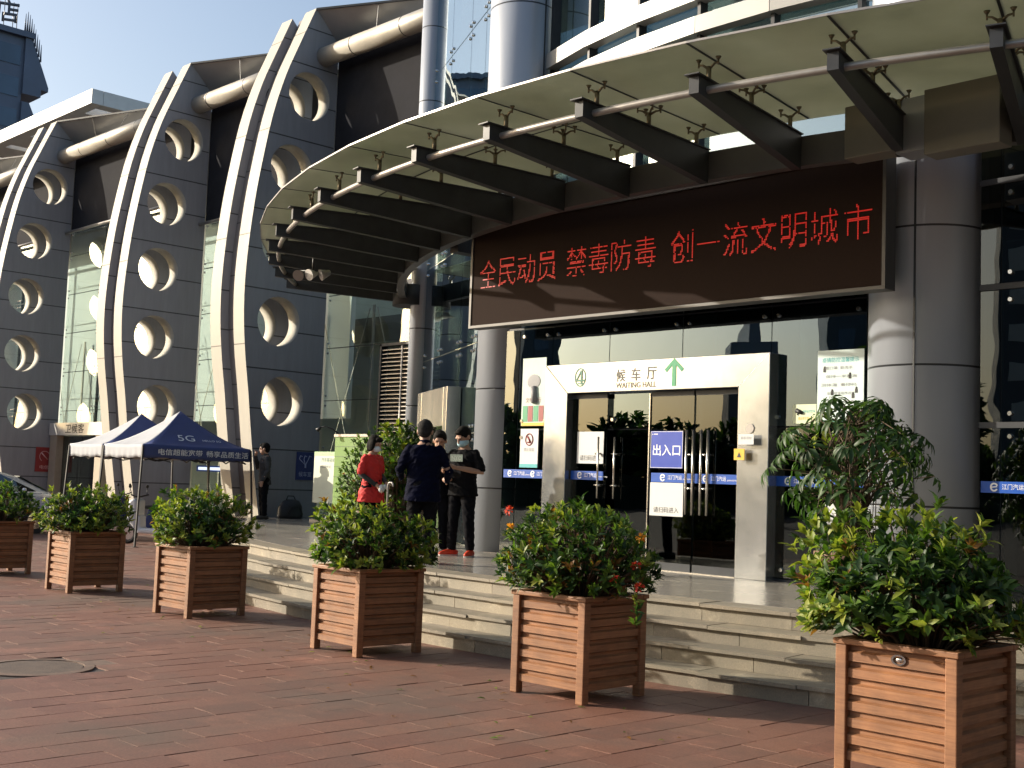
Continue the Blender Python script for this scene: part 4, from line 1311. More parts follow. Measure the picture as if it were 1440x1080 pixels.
# ================================================================== car
CP = noisy('silver_car_paint', (.50, .50, .50), .25, metal=.6, var=.04, coat=.6)
CG = glassy('car_glass', (.10, .12, .13), .10, 0, .7)
RUB = noisy('tyre_rubber', (.018, .018, .019), .8, var=.2)
car = thing('parked_car', 'silver car parked at the left border behind the planters', 'car', (-29.6, 10.9, 0), 0)
prof = [(-2.15, .32), (-2.2, .62), (-2.1, .86), (-1.5, .93), (1.45, .96), (2.08, .90), (2.18, .62), (2.12, .32)]
m = MB(); m.prism(prof, 'x', -.86, .86); m.build('body', CP, car, bevel=.08)
cab = [(-1.75, .93, .76), (-1.05, 1.40, .60), (-.3, 1.49, .58), (.45, 1.46, .585), (.95, 1.33, .60), (1.72, .95, .76)]
m = MB(); v = [(-w, y, z) for y, z, w in cab] + [(w, y, z) for y, z, w in cab]; n = len(cab)
m.add(v, [(i, i + 1, n + i + 1, n + i) for i in range(n - 1)] + [tuple(range(n))[::-1], tuple(range(n, 2 * n))]); m.build('roof', CP, car, bevel=.05)
for s_ in (-1, 1):
    m = MB(); q = [(-1.35, .98, .755), (-.95, 1.33, .635), (-.05, 1.40, .61), (-.05, .985, .755)]
    m.add([(s_ * (w + .012), y, z) for y, z, w in q], [(0, 1, 2, 3)]); q = [(.02, .985, .755), (.02, 1.40, .61), (.55, 1.37, .62), (1.35, 1.0, .752)]
    m.add([(s_ * (w + .012), y, z) for y, z, w in q], [(0, 1, 2, 3)]); o = m.build('side_window', CG, car); sd = o.modifiers.new('s', 'SOLIDIFY'); sd.thickness = .006
m = MB()
m.add([(-.62, .99, 1.335), (.62, .99, 1.335), (.70, 1.66, 1.0), (-.70, 1.66, 1.0)], [(0, 1, 2, 3)]); o = m.build('windscreen', CG, car); sd = o.modifiers.new('s', 'SOLIDIFY'); sd.thickness = .01; o.location.z = .012
m = MB(); m.add([(-.62, -1.09, 1.395), (.62, -1.09, 1.395), (.70, -1.70, .98), (-.70, -1.70, .98)], [(0, 1, 2, 3)]); o = m.build('rear_window', CG, car); sd = o.modifiers.new('s', 'SOLIDIFY'); sd.thickness = .01; o.location.z = .012
for sx in (-1, 1):
    for y in (-1.32, 1.34):
        m = MB(); m.tube([(sx * .66, y, .31), (sx * .87, y, .31)], .31, 28); w = m.build('wheel', RUB, car); m = MB(); m.tube([(sx * .80, y, .31), (sx * .876, y, .31)], .2, 20); m.build('rim', M['chrome'], w)
    m = MB(); m.ball((sx * .62, 2.12, .70), (.18, .06, .08)); m.build('headlight', M['chrome'], car)
    m = MB(); m.ball((sx * .95, .98, 1.02), (.09, .06, .06)); m.build('mirror', CP, car)

# ================================================================== scooters under the tent
SW = noisy('scooter_white', (.62, .63, .65), .3, var=.06, coat=.5)


def scooter(lab, x, y, rz, mat):
    t = thing('motor_scooter', lab, 'scooter', (x, y, 0), rz, group='scooters under the tents')
    for yy in (-.62, .60):
        m = MB()
        for k in range(24):
            a0, a1 = 2 * pi * k / 24, 2 * pi * (k + 1) / 24
            m.tube([(0, yy + .17 * cos(a0), .22 + .17 * sin(a0)), (0, yy + .17 * cos(a1), .22 + .17 * sin(a1))], .048, 8)
        w = m.build('wheel', RUB, t); m = MB(); m.tube([(-.03, yy, .22), (.03, yy, .22)], .13, 18); m.build('rim', M['chrome'], w)
    m = MB(); m.prism([(-.42, .62), (-.36, .24), (.28, .24), (.36, .32), (.78, .50), (.80, .66), (.22, .72), (.12, .36), (-.28, .36), (-.30, .62)], 'x', -.14, .14); m.build('body', mat, t, bevel=.04)
    m = MB(); m.prism([(-.36, .30), (-.60, .52), (-.56, .92), (-.44, 1.0), (-.36, .95)], 'x', -.19, .19); m.build('front_fairing', mat, t, bevel=.05)
    m = MB(); m.prism([(.10, .72), (.78, .68), (.84, .76), (.5, .84), (.12, .79)], 'x', -.15, .15); m.build('seat', M['black'], t, bevel=.03)
    m = MB(); m.tube([(-.33, -.40, 1.06), (-.1, -.44, 1.02), (.1, -.44, 1.02), (.33, -.40, 1.06)], .016, 8); m.tube([(0, -.45, .95), (0, -.62, .22)], .03, 8); m.build('handlebar', M['black'], t)
    m = MB(); m.ball((0, -.56, .84), (.09, .05, .07)); m.build('headlight', M['chrome'], t)
    for s_ in (-1, 1):
        m = MB(); m.tube([(s_ * .28, -.41, 1.06), (s_ * .33, -.44, 1.2)], .007, 6); m.ball((s_ * .33, -.44, 1.24), (.06, .015, .04), 10); m.build('mirror', M['black'], t)
    return t


scooter('white scooter under the front tent, behind its near pole', -24.3, 12.95, radians(-60), SW)
scooter('dark scooter under the tents, behind the white one', -26.2, 13.6, radians(-50), M['sign_navy'])

# ================================================================== signs, posters, board, bag
def plate(name, lab, cat, x0, x1, y0, y1, z0, z1, mat, facing):
    cx, cy = (x0 + x1) / 2, (y0 + y1) / 2
    t = thing(name, lab, cat, (cx, cy, z0)); m = MB(); m.box(x0 - cx, x1 - cx, y0 - cy, y1 - cy, 0, z1 - z0); m.build('board', mat, t)
    return t


t = plate('red_sign', 'small red notice sign with a pale emblem at the foot of the far left fin', 'sign', -39.515, -39.49, 16.68, 17.28, 1.42, 2.22, M['red'], '+x')
m = MB()
for k in range(16):
    a0, a1 = -.6 + pi * 1.5 * k / 16, -.6 + pi * 1.5 * (k + 1) / 16
    m.tube([(.014, .17 * cos(a0), .5 + .17 * sin(a0)), (.014, .17 * cos(a1), .5 + .17 * sin(a1))], .012, 6)
m.tube([(.014, -.12, .62), (.014, .10, .40)], .02, 6); m.build('emblem', noisy('pale_pink_ink', (.62, .35, .33), .5), t)
letters('sign_lettering', '电信', noisy('pale_pink_ink', (.62, .35, .33), .5), t, (.0145, 0, .15), .3, .13, '+x')
t = plate('blue_sign', 'dark blue information sign with white symbols on the fin beside the man in black', 'sign', -24.645, -24.62, 16.72, 17.22, 1.5, 2.17, M['sign_navy'], '+x')
m = MB()
for dy in (-.13, 0, .13):
    m.tube([(.014, dy - .05, .50), (.014, dy - .02, .58), (.014, dy + .03, .56)], .011, 6); m.tube([(.014, dy - .05, .50), (.014, .0, .36)], .010, 6)
m.tube([(.014, 0, .38), (.014, 0, .29)], .022, 8); m.build('emblem', noisy('pale_blue_ink', (.42, .46, .62), .5), t)
letters('sign_lettering', '候车室', noisy('pale_blue_ink', (.42, .46, .62), .5), t, (.0145, 0, .14), .36, .12, '+x')

t = plate('banner_stand', 'tall cream banner with a green top, standing between the nearest fin and the green board', 'banner', -22.73, -21.87, 15.9, 15.91, 1.02, 2.15, noisy('cream_poster', (.70, .72, .56), .5, var=.05), '-y')
m = MB(); m.box(-.43, .43, -.008, -.006, 1.04, 1.13); m.build('green_strip', noisy('poster_green', (.40, .62, .30), .5), t)
letters('poster_lettering', '汽车客运站', M['green_dark'], t, (.1, -.0095, .95), .5, .09)
letters('poster_lettering', '便民服务点', M['ink_grey'], t, (0, -.0095, .80), .42, .06)
m = MB(); m.box(-.44, .44, -.05, .06, -.42, -.36); m.tube([(0, .02, -.36), (0, .02, 1.1)], .015, 8); m.build('stand', M['rail'], t)
t = plate('window_poster', 'white and green poster with a cartoon figure on the glass left of the doors', 'poster', -12.25, -11.79, 12.034, 12.042, 2.41, 3.36, M['paper_green'], '-y')
m = MB(); m.ball((.0, -.006, .62), (.13, .003, .10), 16); m.tube([(0, -.006, .55), (.03, -.006, .32)], .05, 10); m.build('figure', M['ink_grey'], t)
for k, q in enumerate((-.2, -.095, .01, .115)):
    m = MB(); m.box(q, q + .09, -.0075, -.0045, .06, .28); m.build('card', M['red'] if k % 2 else M['green'], t)
m = MB(); m.box(-.22, .22, -.0075, -.0045, .0, .045); m.build('strip', M['yellow'], t)
letters('poster_lettering', '文明出行', M['red'], t, (0, -.008, .36), .3, .07)
t = plate('window_notice', 'narrow white notice with a red ring emblem below the cartoon poster', 'notice', -12.25, -11.9, 12.034, 12.042, 1.83, 2.37, M['paper'], '-y')
m = MB()
for k in range(20):
    a0, a1 = 2 * pi * k / 20, 2 * pi * (k + 1) / 20
    m.tube([(.07 * cos(a0), -.006, .39 + .08 * sin(a0)), (.07 * cos(a1), -.006, .39 + .08 * sin(a1))], .008, 5)
m.tube([(-.03, -.006, .43), (.03, -.006, .35)], .014, 5); m.tube([(-.03, -.006, .35), (.03, -.006, .35)], .01, 5); m.build('emblem', M['red'], t)
letters('notice_lettering', '禁止吸烟', M['ink_grey'], t, (0, -.0075, .25), .2, .05)
m = MB(); m.box(-.175, .175, -.0075, -.0045, 0, .05); m.build('strip', M['cyan'], t)
t = plate('notice_poster', 'large pale blue notice full of small pictures on the glass right of the doors', 'poster', -7.5, -6.92, 12.034, 12.042, 2.40, 3.22, noisy('pale_blue_paper', (.62, .74, .72), .5, var=.08, scale=3), '-y')
m = MB(); m.box(-.29, .29, -.0075, -.0045, 0, .035); m.build('strip', M['green_dark'], t)
letters('notice_lettering', '疫情防控温馨提示', M['cyan'], t, (0, -.0075, .71), .46, .055)
for k in range(5): letters('notice_lettering', ['戴口罩  勤洗手', '保持一米距离', '测体温  看绿码', '配合检查有序进站', '科学防护人人有责'][k], M['ink_grey'], t, (-.02 + .03 * (k % 2), -.0075, .62 - .095 * k), .34 + .05 * (k % 3), .034)
for x, z in ((-.2, .60), (.12, .52), (-.1, .34), (.2, .36), (.16, .30), (.2, .14), (.05, .15), (-.06, .15)):
    m = MB(); m.box(x - .016, x + .016, -.0075, -.0045, z - .025, z + .02); m.ball((x, -.006, z + .03), (.014, .003, .014), 8); m.build('pictogram', M['ink'], t)
m = MB(); m.box(-.23, -.19, -.0075, -.0045, .10, .18); m.build('pictogram', M['red'], t)
t = plate('camera_notice', 'small pale green surveillance camera notice at the lower left of the large notice', 'notice', -7.82, -7.51, 12.034, 12.042, 2.40, 2.62, noisy('pale_yellow_paper', (.66, .72, .50), .5), '-y')
m = MB(); m.tube([(-.10, -.006, .15), (-.02, -.006, .12)], [.03, .02], 10); m.tube([(-.09, -.006, .1), (-.06, -.006, .14)], .008, 6); m.build('camera_symbol', M['ink'], t)
letters('notice_lettering', '视频监控区域', M['cyan'], t, (.06, -.0075, .14), .16, .03); letters('notice_lettering', '请注意文明出行', M['yellow'], t, (.02, -.0075, .06), .2, .035)

for nm, lab, x0, x1, z0, z1, y in (('entry_paper', 'grey white paper notice on the left door leaf', -11.10, -10.63, 1.90, 2.32, 11.97), ('entry_paper', 'white paper notice hanging below the blue exit sign on the door', -9.82, -9.30, 1.27, 1.68, 11.955)):
    t = plate(nm, lab, 'notice', x0, x1, y - .003, y, z0, z1, M['paper'], '-y'); w = x1 - x0
    letters('paper_lettering', '请扫码进入', M['ink'], t, (0, -.0035, .075), w * .76, .07)
t = plate('door_sign', 'bright blue sign reading 出入口 on the door glass', 'sign', -9.83, -9.32, 11.952, 11.962, 1.86, 2.32, M['blue'], '-y')
letters('sign_lettering', '出入口', M['white_ink'], t, (.0, -.0065, .225), .43, .14, bold=.010)
m = MB()
for a in ((-.252, .252, .004, .009), (-.252, .252, .451, .456), (-.252, -.247, .01, .45), (.247, .252, .01, .45)): m.box(a[0], a[1], -.008, -.004, a[2], a[3])
m.prism([(-.235, .415), (-.215, .415), (-.225, .43)], 'y', -.008, -.004); m.box(-.205, -.14, -.008, -.004, .418, .428)
m.build('border', M['white_ink'], t)
t = plate('teal_sign', 'narrow teal sign edge seen behind the blue door sign', 'sign', -9.96, -9.84, 12.07, 12.075, 1.87, 2.31, noisy('teal_sign', (.03, .16, .17), .4), '-y')
t = plate('white_plaque', 'small white plaque on the right jamb of the steel portal', 'plaque', -8.385, -8.175, 11.790, 11.797, 2.15, 2.27, M['paper'], '-y')
letters('plaque_lettering', '乘客须知', M['ink_grey'], t, (0, -.0045, .075), .15, .035)
t = plate('yellow_plaque', 'small yellow warning plaque on the right jamb of the steel portal', 'plaque', -8.445, -8.30, 11.790, 11.797, 1.97, 2.10, M['yellow'], '-y')
m = MB(); m.prism([(-.03, .03), (.03, .03), (0, .09)], 'y', -.007, -.0035); m.build('warning_symbol', M['ink'], t)

t = thing('green_board', 'bright green slatted board with a gooseneck lamp on top, behind the woman in red', 'notice board', (-19.45, 14.5, .6))
GB = noisy('lime_green_board', (.115, .235, .018), .6, var=.08)
m = MB(); m.box(-.55, .55, -.03, .03, .05, 1.80)
m.build('board', GB, t)
m = MB()
for k in range(8): m.box(-.55, .55, -.034, -.031, .2 + .2 * k, .212 + .2 * k)
m.build('groove', noisy('groove_green', (.05, .11, .012), .6), t)
m = MB(); m.box(-.57, .57, -.05, .05, 1.80, 1.85); m.box(-.5, -.4, -.05, .05, 0, .05); m.box(.4, .5, -.05, .05, 0, .05); m.build('frame', M['rail'], t)
m = MB(); m.tube([(-.45, 0, 1.84), (-.55, -.1, 1.95), (-.66, -.2, 2.0), (-.74, -.28, 1.97)], .014, 8); m.tube([(-.72, -.26, 1.98), (-.78, -.32, 1.91)], [.02, .045], 10); m.build('lamp_arm', M['black'], t)

t = thing('black_bag', 'black bag resting against the nearest fin beside the man in black', 'bag', (-24.1, 16.25, .6))
m = MB(); m.rings([(0, 0, 0, .20, .30), (0, 0, .06, .21, .33), (0, 0, .28, .17, .31), (0, .02, .40, .10, .22), (0, .02, .44, .04, .12)], 20); m.build('bag_body', noisy('black_nylon', (.012, .012, .015), .5, var=.3, scale=9, bump=.3, fine=20), t)
m = MB(); m.tube([(0, -.12, .42), (0, -.08, .52), (0, .08, .52), (0, .14, .42)], .012, 8); m.tube([(.2, -.2, .1), (.2, -.1, .28), (.18, .12, .28), (.2, .22, .1)], .012, 6); m.build('handle', M['black'], t)
t = plate('light_box', 'small lit blue and white light box in the glazed bay behind the tents', 'sign', -30.3, -28.7, 17.30, 17.36, 1.62, 1.78, M['stripe'], '-y')
m = MB(); m.box(-.7, .5, -.036, -.031, .04, .12); m.build('lit_strip', glow('lit_white', (.8, .9, 1), .8), t)

# ================================================================== things across the forecourt that the glass mirrors
far_t = shrub(91, 3.2, 3.2, 5.2, 300, .75, .34, 0, .0, .0, name='broad_tree'); far_t.name = 'broad_tree'
tl_ = 'tree across the forecourt, seen only as a dark shape mirrored in the entrance glass'
tag(far_t, tl_, 'tree', 'trees mirrored in the glass')
for ch in far_t.children: ch.name = {'foliage': 'crown', 'twigs': 'branches'}.get(ch.name.split('.')[0], ch.name)
m = MB(); m.tube([(0, 0, -2.4), (0, 0, 0), (.1, 0, 1.5)], [.25, .2, .1], 10); m.build('trunk', TWIG, far_t)
R = random.Random(8)
for k in range(20):
    o = far_t if k == 0 else dup(far_t)
    a = radians(202 + 3.1 * k)
    d = 84 + R.uniform(-6, 10)
    o.location = (d * cos(a), d * sin(a) + 4, 1.5); s_ = R.uniform(.88, 1.2); o.scale = (s_ * 1.15, s_ * 1.15, s_); o.rotation_euler.z = R.uniform(0, 6)


def block(lab, x, y, w, d, h, c):
    t = thing('apartment_block', lab, 'building', (x, y, 0), atan2(y, x) + pi / 2); m = MB(); m.box(-w / 2, w / 2, -d / 2, d / 2, 0, h); m.box(-w * .2, w * .1, -d * .3, d * .3, h, h + 3); m.build('wall', noisy('block_wall', c, .8, var=.1, scale=.2), t)
    m = MB(); z = 2
    while z < h - 2:
        for k in range(int(w / 3)):
            for sy in (-1, 1):
                m = MB(); m.box(-w / 2 + 3 * k + .8, -w / 2 + 3 * k + 2.4, min(sy * d / 2, sy * (d / 2 + .05)), max(sy * d / 2, sy * (d / 2 + .05)), z, z + 1.6)
                m.build('window', M['white'] if h > 20 else hg, t)
        z += 3.1


block('grey block mirrored as a stepped silhouette in the glass above the right jamb', -65.6, -70, 4.2, 6, 15, (.30, .30, .30))
block('dark tall block mirrored in the glass between the portal and the right column', -57.2, -74.4, 6.5, 8, 19.5, (.12, .13, .13))
block('slim dark block mirrored in the narrow pane beside the left column', -82.6, -58.8, 3.4, 5, 18, (.12, .13, .13))
block('pale block with white window frames mirrored in the glass beyond the right column', -41, -80, 11, 10, 26, (.16, .17, .19))

# unseen mass and trees added on the right to cut sky light there
t = thing('unseen_sky_blocker', 'unseen building mass added right of the frame to cut sky light on the plaza', 'building', (14, 16, 0))
m = MB(); m.box(-9.5, 30, -4, 10, 0, 13); m.build('wall', M['fin_side'], t)
for k in range(9):
    m = MB(); m.box(-8 + 4.2 * k, -5 + 4.2 * k, -4.05, -4.0, 1, 11.5); m.build('window_bay', hg, t)
for k, (x, y) in enumerate(((9, 4.5), (10, -1.5), (13, 2), (12, -8), (16, -5), (17, 5), (9.5, -14), (15, -13))):
    o = dup(far_t); o.location = (x, y, 3.2); s_ = 1.05 + .08 * (k % 3); o.scale = (s_, s_, s_ * 1.2); o.rotation_euler.z = k * 1.3
    o['label'] = 'unseen tree added right of the frame to cut sky light on the plaza'; o['group'] = 'added trees right of the frame'

t = thing('walking_stick', 'pale crook-handled stick standing between the woman in red and the man in navy', 'stick', (-12.99, 10.3, .6))
m = MB(); m.tube([(0, 0, 0), (0, 0, .90)] + [(.055 * (1 - cos(k * .35)), 0, .90 + .06 * sin(k * .35)) for k in range(1, 10)], .013, 8); m.build('stick', M['rail'], t)

R = random.Random(77); m = MB()
for k in range(150):
    px_, py_, lab = R.choice(PLANT); x, y = px_ + R.gauss(.2, .9), py_ + R.gauss(-.1, .8)
    if (x - PC[0]) ** 2 + (y - PC[1]) ** 2 < (PR + 1.05) ** 2: continue
    a = R.uniform(0, 6.3); add_leaf(m, Vector((x, y, .008)), Vector((cos(a), sin(a), .1)), Vector((R.uniform(-.3, .3), R.uniform(-.3, .3), 1)), R.uniform(.035, .07), .022, R.choice([1, 3, 3, 2]), .2)
struct(m.build('fallen_leaves', LEAF, merge=False), 'stuff')

t = thing('added_dark_wall', 'low dark wall added to hide the bright horizon under the trees mirrored in the glass', 'wall', (0, 0, 0)); m = MB()  # added to block the bright horizon below the tree crowns in reflections
for k in range(30):
    a0, a1 = radians(193 + 2.6 * k), radians(193 + 2.6 * (k + 1)); q = lambda a, r, z: (r * cos(a), r * sin(a), z)
    m.hexa([q(a0, 76, 0), q(a0, 76.4, 0), q(a1, 76.4, 0), q(a1, 76, 0), q(a0, 76, 2.5), q(a0, 76.4, 2.5), q(a1, 76.4, 2.5), q(a1, 76, 2.5)])
m.build('wall', noisy('added_wall_dark', (.03, .04, .025), .9, var=.4, scale=1), t)

o = dup(far_t); o.location = (-15.5, -5.6, 2.6); o.scale = (.52, .52, .55); o['label'] = 'unseen tree added left of the frame to throw thin shade on the near paving'; o['group'] = 'added trees left of the frame'  # added out of view so its crown thins the sun on the paving

# ================================================================== people
SKIN = noisy('skin', (.42, .24, .16), .5, var=.06, scale=12)
HAIR = noisy('black_hair', (.008, .007, .006), .75, var=.3, scale=40, bump=.8, fine=70, spec=.12)
HAIRG = noisy('greying_hair', (.030, .028, .026), .8, var=.5, scale=60, bump=.8, fine=70, spec=.12)
MASK = noisy('mask_blue', (.45, .66, .72), .7, var=.05)
MASKW = noisy('mask_pale', (.72, .78, .82), .7, var=.05)
CL = {'red': noisy('red_shirt', (.55, .02, .018), .75, var=.12, scale=9, bump=.3, fine=14),
      'black': noisy('black_tee', (.007, .007, .008), .9, spec=.1, var=.3, scale=9, bump=.3, fine=14),
      'dark': noisy('black_trousers', (.006, .006, .008), .9, spec=.1, var=.3, scale=9, bump=.35, fine=12),
      'navy': noisy('navy_jacket', (.0035, .0045, .016), .9, var=.3, spec=.08, scale=9, bump=.35, fine=12),
      'grey': noisy('charcoal_jacket', (.03, .03, .032), .75, var=.4, scale=7, bump=.4, fine=10),
      'shoe_red': noisy('orange_red_trainers', (.62, .05, .015), .5, var=.12, scale=20),
      'shoe': noisy('dark_shoes', (.02, .016, .014), .4, var=.2),
      'sole': noisy('pale_sole', (.6, .55, .5), .6)}


def hand(mb, wrist, d, nrm, curl=.5, s=1.0):
    """palm, four unequal bent fingers and a thumb from the side of the palm"""
    d = d.normalized(); side = d.cross(nrm).normalized(); nrm = side.cross(d).normalized()
    mb.tube([wrist, wrist + d * .035 * s, wrist + d * .085 * s], [.026 * s, .032 * s, .034 * s], 10, round_caps=True)
    for k, (o, L) in enumerate(((-.028, .066), (-.009, .076), (.010, .071), (.028, .056))):
        b = wrist + (d * .088 + side * o) * s; seg = L * s / 2; a = curl * .6
        p1 = b + (d * cos(a) - nrm * sin(a)) * seg; a += curl * .9
        p2 = p1 + (d * cos(a) - nrm * sin(a)) * seg * .85
        mb.tube([b - d * .012, b, p1, p2], [.0105, .0105, .0095, .0075], 8, round_caps=True)
    b = wrist + (d * .03 - side * .03) * s
    p1 = b + (d * .7 - side * .6 - nrm * .3).normalized() * .036 * s; p2 = p1 + (d * .9 - side * .1 - nrm * .5).normalized() * .03 * s
    mb.tube([b, p1, p2], [.014, .011, .009], 8, round_caps=True)


def person(lab, x, y, z, rz, H, top, trous, shoe, arms, legs, head_pitch=0, head_yaw=0, hair=HAIR, bob=False, mask=None, sleeve=.5, jacket_len=.80, glove=None, under=None, stout=1.0, belly=0):
    t = thing('person', lab, 'person', (x, y, z), rz)
    k = H / 1.70
    V = lambda p: Vector(p) * k
    body = MB()
    # legs
    leg_pts = {}
    for s_, key in ((1, 'L'), (-1, 'R')):
        hip = V((s_ * .09, .0, .90)); kn = V(legs[key][0]); an = V(legs[key][1]); leg_pts[key] = (hip, kn, an)
        body.tube([hip, hip.lerp(kn, .5), kn, kn.lerp(an, .35), an], [.085 * k, .07 * k, .05 * k, .052 * k, .034 * k], 12, round_caps=True)
        ft = Vector(legs[key][2]).normalized()
        body.tube([an + Vector((0, 0, -.03)) - ft * .03, an + ft * .14 + Vector((0, 0, -.055))], [.034, .03], 10, round_caps=True)
    st = stout
    tor = [(0, .01, .82, .150 * st, .105 * st), (0, .01, .92, .160 * st, .115 * st), (0, 0, 1.02, .148 * st, .105 * st + belly), (0, 0, 1.14, .155 * st, .108 * st + belly * .8), (0, .005, 1.27, .172 * st, .115 * st), (0, .01, 1.36, .165 * st, .10), (0, .015, 1.42, .10, .075), (0, .01, 1.46, .062, .062)]
    body.rings([tuple(Vector(r) * k if False else [q * k for q in r]) for r in tor], 22)
    # head
    hc = V((0, -.03, 1.585)); HR_ = Matrix.Translation(hc) @ Matrix.Rotation(head_yaw, 4, 'Z') @ Matrix.Rotation(head_pitch, 4, 'X')
    hk = k; HS = 1.13
    hp = lambda p: HR_ @ (Vector(p) * k * HS)
    R3 = HR_.to_3x3()
    body.tube([V((0, .012, 1.41)), V((0, .0, 1.47)), hp((0, .015, -.05))], [.058 * k * 1.13, .054 * k * 1.13, .052 * k], 12)
    body.ball(hp((0, .01, .02)), (.076 * k * 1.13, .095 * k * 1.13, .095 * k * 1.13), 18, rot=R3)
    body.ball(hp((0, -.018, -.045)), (.060 * k * 1.13, .070 * k * 1.13, .070 * k * 1.13), 16, rot=R3)
    body.ball(hp((0, -.055, -.095)), (.03 * k * 1.13, .028 * k * 1.13, .022 * k * 1.13), 12, rot=R3)
    body.tube([hp((0, -.086, .012)), hp((0, -.100, -.018)), hp((0, -.104, -.032))], [.009 * k * 1.13, .012 * k * 1.13, .015 * k], 8, round_caps=True)
    for s_ in (-1, 1):
        body.ball(hp((s_ * .078, .012, -.008)), (.012 * k * 1.13, .022 * k * 1.13, .032 * k * 1.13), 10, rot=R3)
        body.tube([hp((s_ * .045, -.078, .022)), hp((s_ * .014, -.088, .024))], .009 * k * 1.13, 8, round_caps=True)
    body.tube([hp((-.022, -.082, -.060)), hp((.022, -.082, -.060))], .0085 * k * 1.13, 8, round_caps=True)
    # arms
    arm_pts = {}
    for s_, key in ((1, 'L'), (-1, 'R')):
        sh = V((s_ * .160 * (1 + (st - 1) * .6), .012, 1.365)); el = V(arms[key][0]); wr = V(arms[key][1]); arm_pts[key] = (sh, el, wr)
        body.tube([sh, sh.lerp(el, .5), el, el.lerp(wr, .4), wr], [.044 * k, .045 * k, .038 * k, .038 * k, .026 * k], 12, round_caps=True)
        dd = Vector(arms[key][2]) if len(arms[key]) > 2 else (wr - el)
        nn = Vector(arms[key][3]) if len(arms[key]) > 3 else Vector((-s_, 0, 0))
        hand(body, wr, dd, nn, arms[key][4] if len(arms[key]) > 4 else .5, k)
    bo = union(body, .0075, 'body', SKIN, t, 2)
    # shirt or jacket
    c = MB()
    g = .016
    rows = [r for r in tor if r[2] >= jacket_len - .03 and r[2] < 1.45]
    if jacket_len < .82: rows = [(0, .01, jacket_len, (.205 if jacket_len < .72 else .172) * st, (.165 if jacket_len < .72 else .135) * st)] + ([(0, .01, .80, .195 * st, .155 * st)] if jacket_len < .72 else []) + [q for q in rows if q[2] > .85]
    c.rings([[(r[0]) * k, r[1] * k, r[2] * k, (r[3] + g) * k, (r[4] + g) * k] for r in rows], 26)
    for key in 'LR':
        sh, el, wr = arm_pts[key]
        if sleeve >= 1:
            e = el + (wr - el) * min(1, (sleeve - 1)); c.tube([sh, sh.lerp(el, .25), sh.lerp(el, .6), el, e], [.060 * k, .066 * k, .062 * k, .055 * k, .046 * k], 14, round_caps=True)
        else:
            e = sh + (el - sh) * sleeve; c.tube([sh, sh.lerp(e, .4), e], [.060 * k, .066 * k, .070 * k], 14, round_caps=True)
    if sleeve > 1: c.rings([(0, .012, 1.40 * k, .085, .078), (0, .006, 1.47 * k, .070, .068), (0, .004, 1.485 * k, .064, .062)], 20)
    union(c, .011, 'jacket' if sleeve > 1 else 'shirt', CL[top], t, 3, .016)
    if under:
        for key in 'LR':
            sh, el, wr = arm_pts[key]
            c = MB(); c.tube([sh.lerp(el, .4), el, el.lerp(wr, .92)], [.055 * k, .047 * k, .036 * k], 12); c.build('inner_sleeve', under, t)
    # trousers
    c = MB()
    c.rings([[r[0] * k, r[1] * k, r[2] * k, (r[3] + .010) * k, (r[4] + .010) * k] for r in tor[:3]], 24)
    for key in 'LR':
        hip, kn, an = leg_pts[key]
        c.tube([hip + V((0, 0, .02)), hip.lerp(kn, .35), kn, kn.lerp(an, .5), an + V((0, 0, .0))], [.108 * k, .10 * k, .076 * k, .068 * k, .060 * k], 16)
    union(c, .012, 'trousers', CL[trous], t, 3, .014)
    for key in 'LR':
        hip, kn, an = leg_pts[key]; ft = Vector(legs[key][2]).normalized(); c = MB(); g0 = Vector((an.x, an.y, an.z - .085 * k))
        up = Vector((0, 0, 1))
        c.tube([g0 - ft * .07 + up * .045, g0 + up * .052, g0 + ft * .09 + up * .040, g0 + ft * .175 + up * .03], [.040, .046, .043, .030], 14, round_caps=True)
        c.tube([g0 + up * .05, g0 + up * .10], [.046, .042], 12)
        so = union(c, .008, 'shoe', CL[shoe], t, 2)
        c = MB(); sd_ = ft.cross(up)
        pts = [(-.105, .026), (-.06, .042), (.05, .046), (.15, .040), (.20, .018)]
        loop = [g0 + ft * a + sd_ * b for a, b in pts] + [g0 + ft * a - sd_ * b for a, b in reversed(pts)]
        c.prism([(q.x, q.y) for q in loop], 'z', g0.z - .004, g0.z + .018)
        c.build('sole', CL['sole'] if shoe == 'shoe_red' else CL['shoe'], so)
    # hair
    c = MB()
    c.ball(hp((0, .022, .036)), (.086 * k * 1.13, .100 * k * 1.13, .094 * k * 1.13), 20, rot=R3)
    if bob:
        c.ball(hp((0, .045, -.03)), (.092 * k * 1.13, .080 * k * 1.13, .105 * k * 1.13), 18, rot=R3)
        for s_ in (-1, 1): c.ball(hp((s_ * .075, .0, -.02)), (.025 * k * 1.13, .055 * k * 1.13, .085 * k * 1.13), 14, rot=R3)
        c.ball(hp((0, -.055, .075)), (.07 * k * 1.13, .045 * k * 1.13, .04 * k * 1.13), 14, rot=R3)
    else:
        c.ball(hp((0, .05, -.01)), (.074 * k * 1.13, .06 * k * 1.13, .075 * k * 1.13), 16, rot=R3)
        c.ball(hp((0, -.045, .085)), (.06 * k * 1.13, .045 * k * 1.13, .03 * k * 1.13), 14, rot=R3)
    union(c, .008, 'hair', hair, t, 1)
    for s_ in (-1, 1):
        c = MB(); c.ball(hp((s_ * .030, -.080, .008)), (.013 * k, .008 * k, .006 * k), 10, rot=R3); c.build('eye', M['black'], t)
    if mask:
        c = MB()
        c.ball(hp((0, -.030, -.055)), (.074 * k, .092 * k, .062 * k), 18, rot=R3)
        mo = c.build('face_mask', mask, t)
    return t


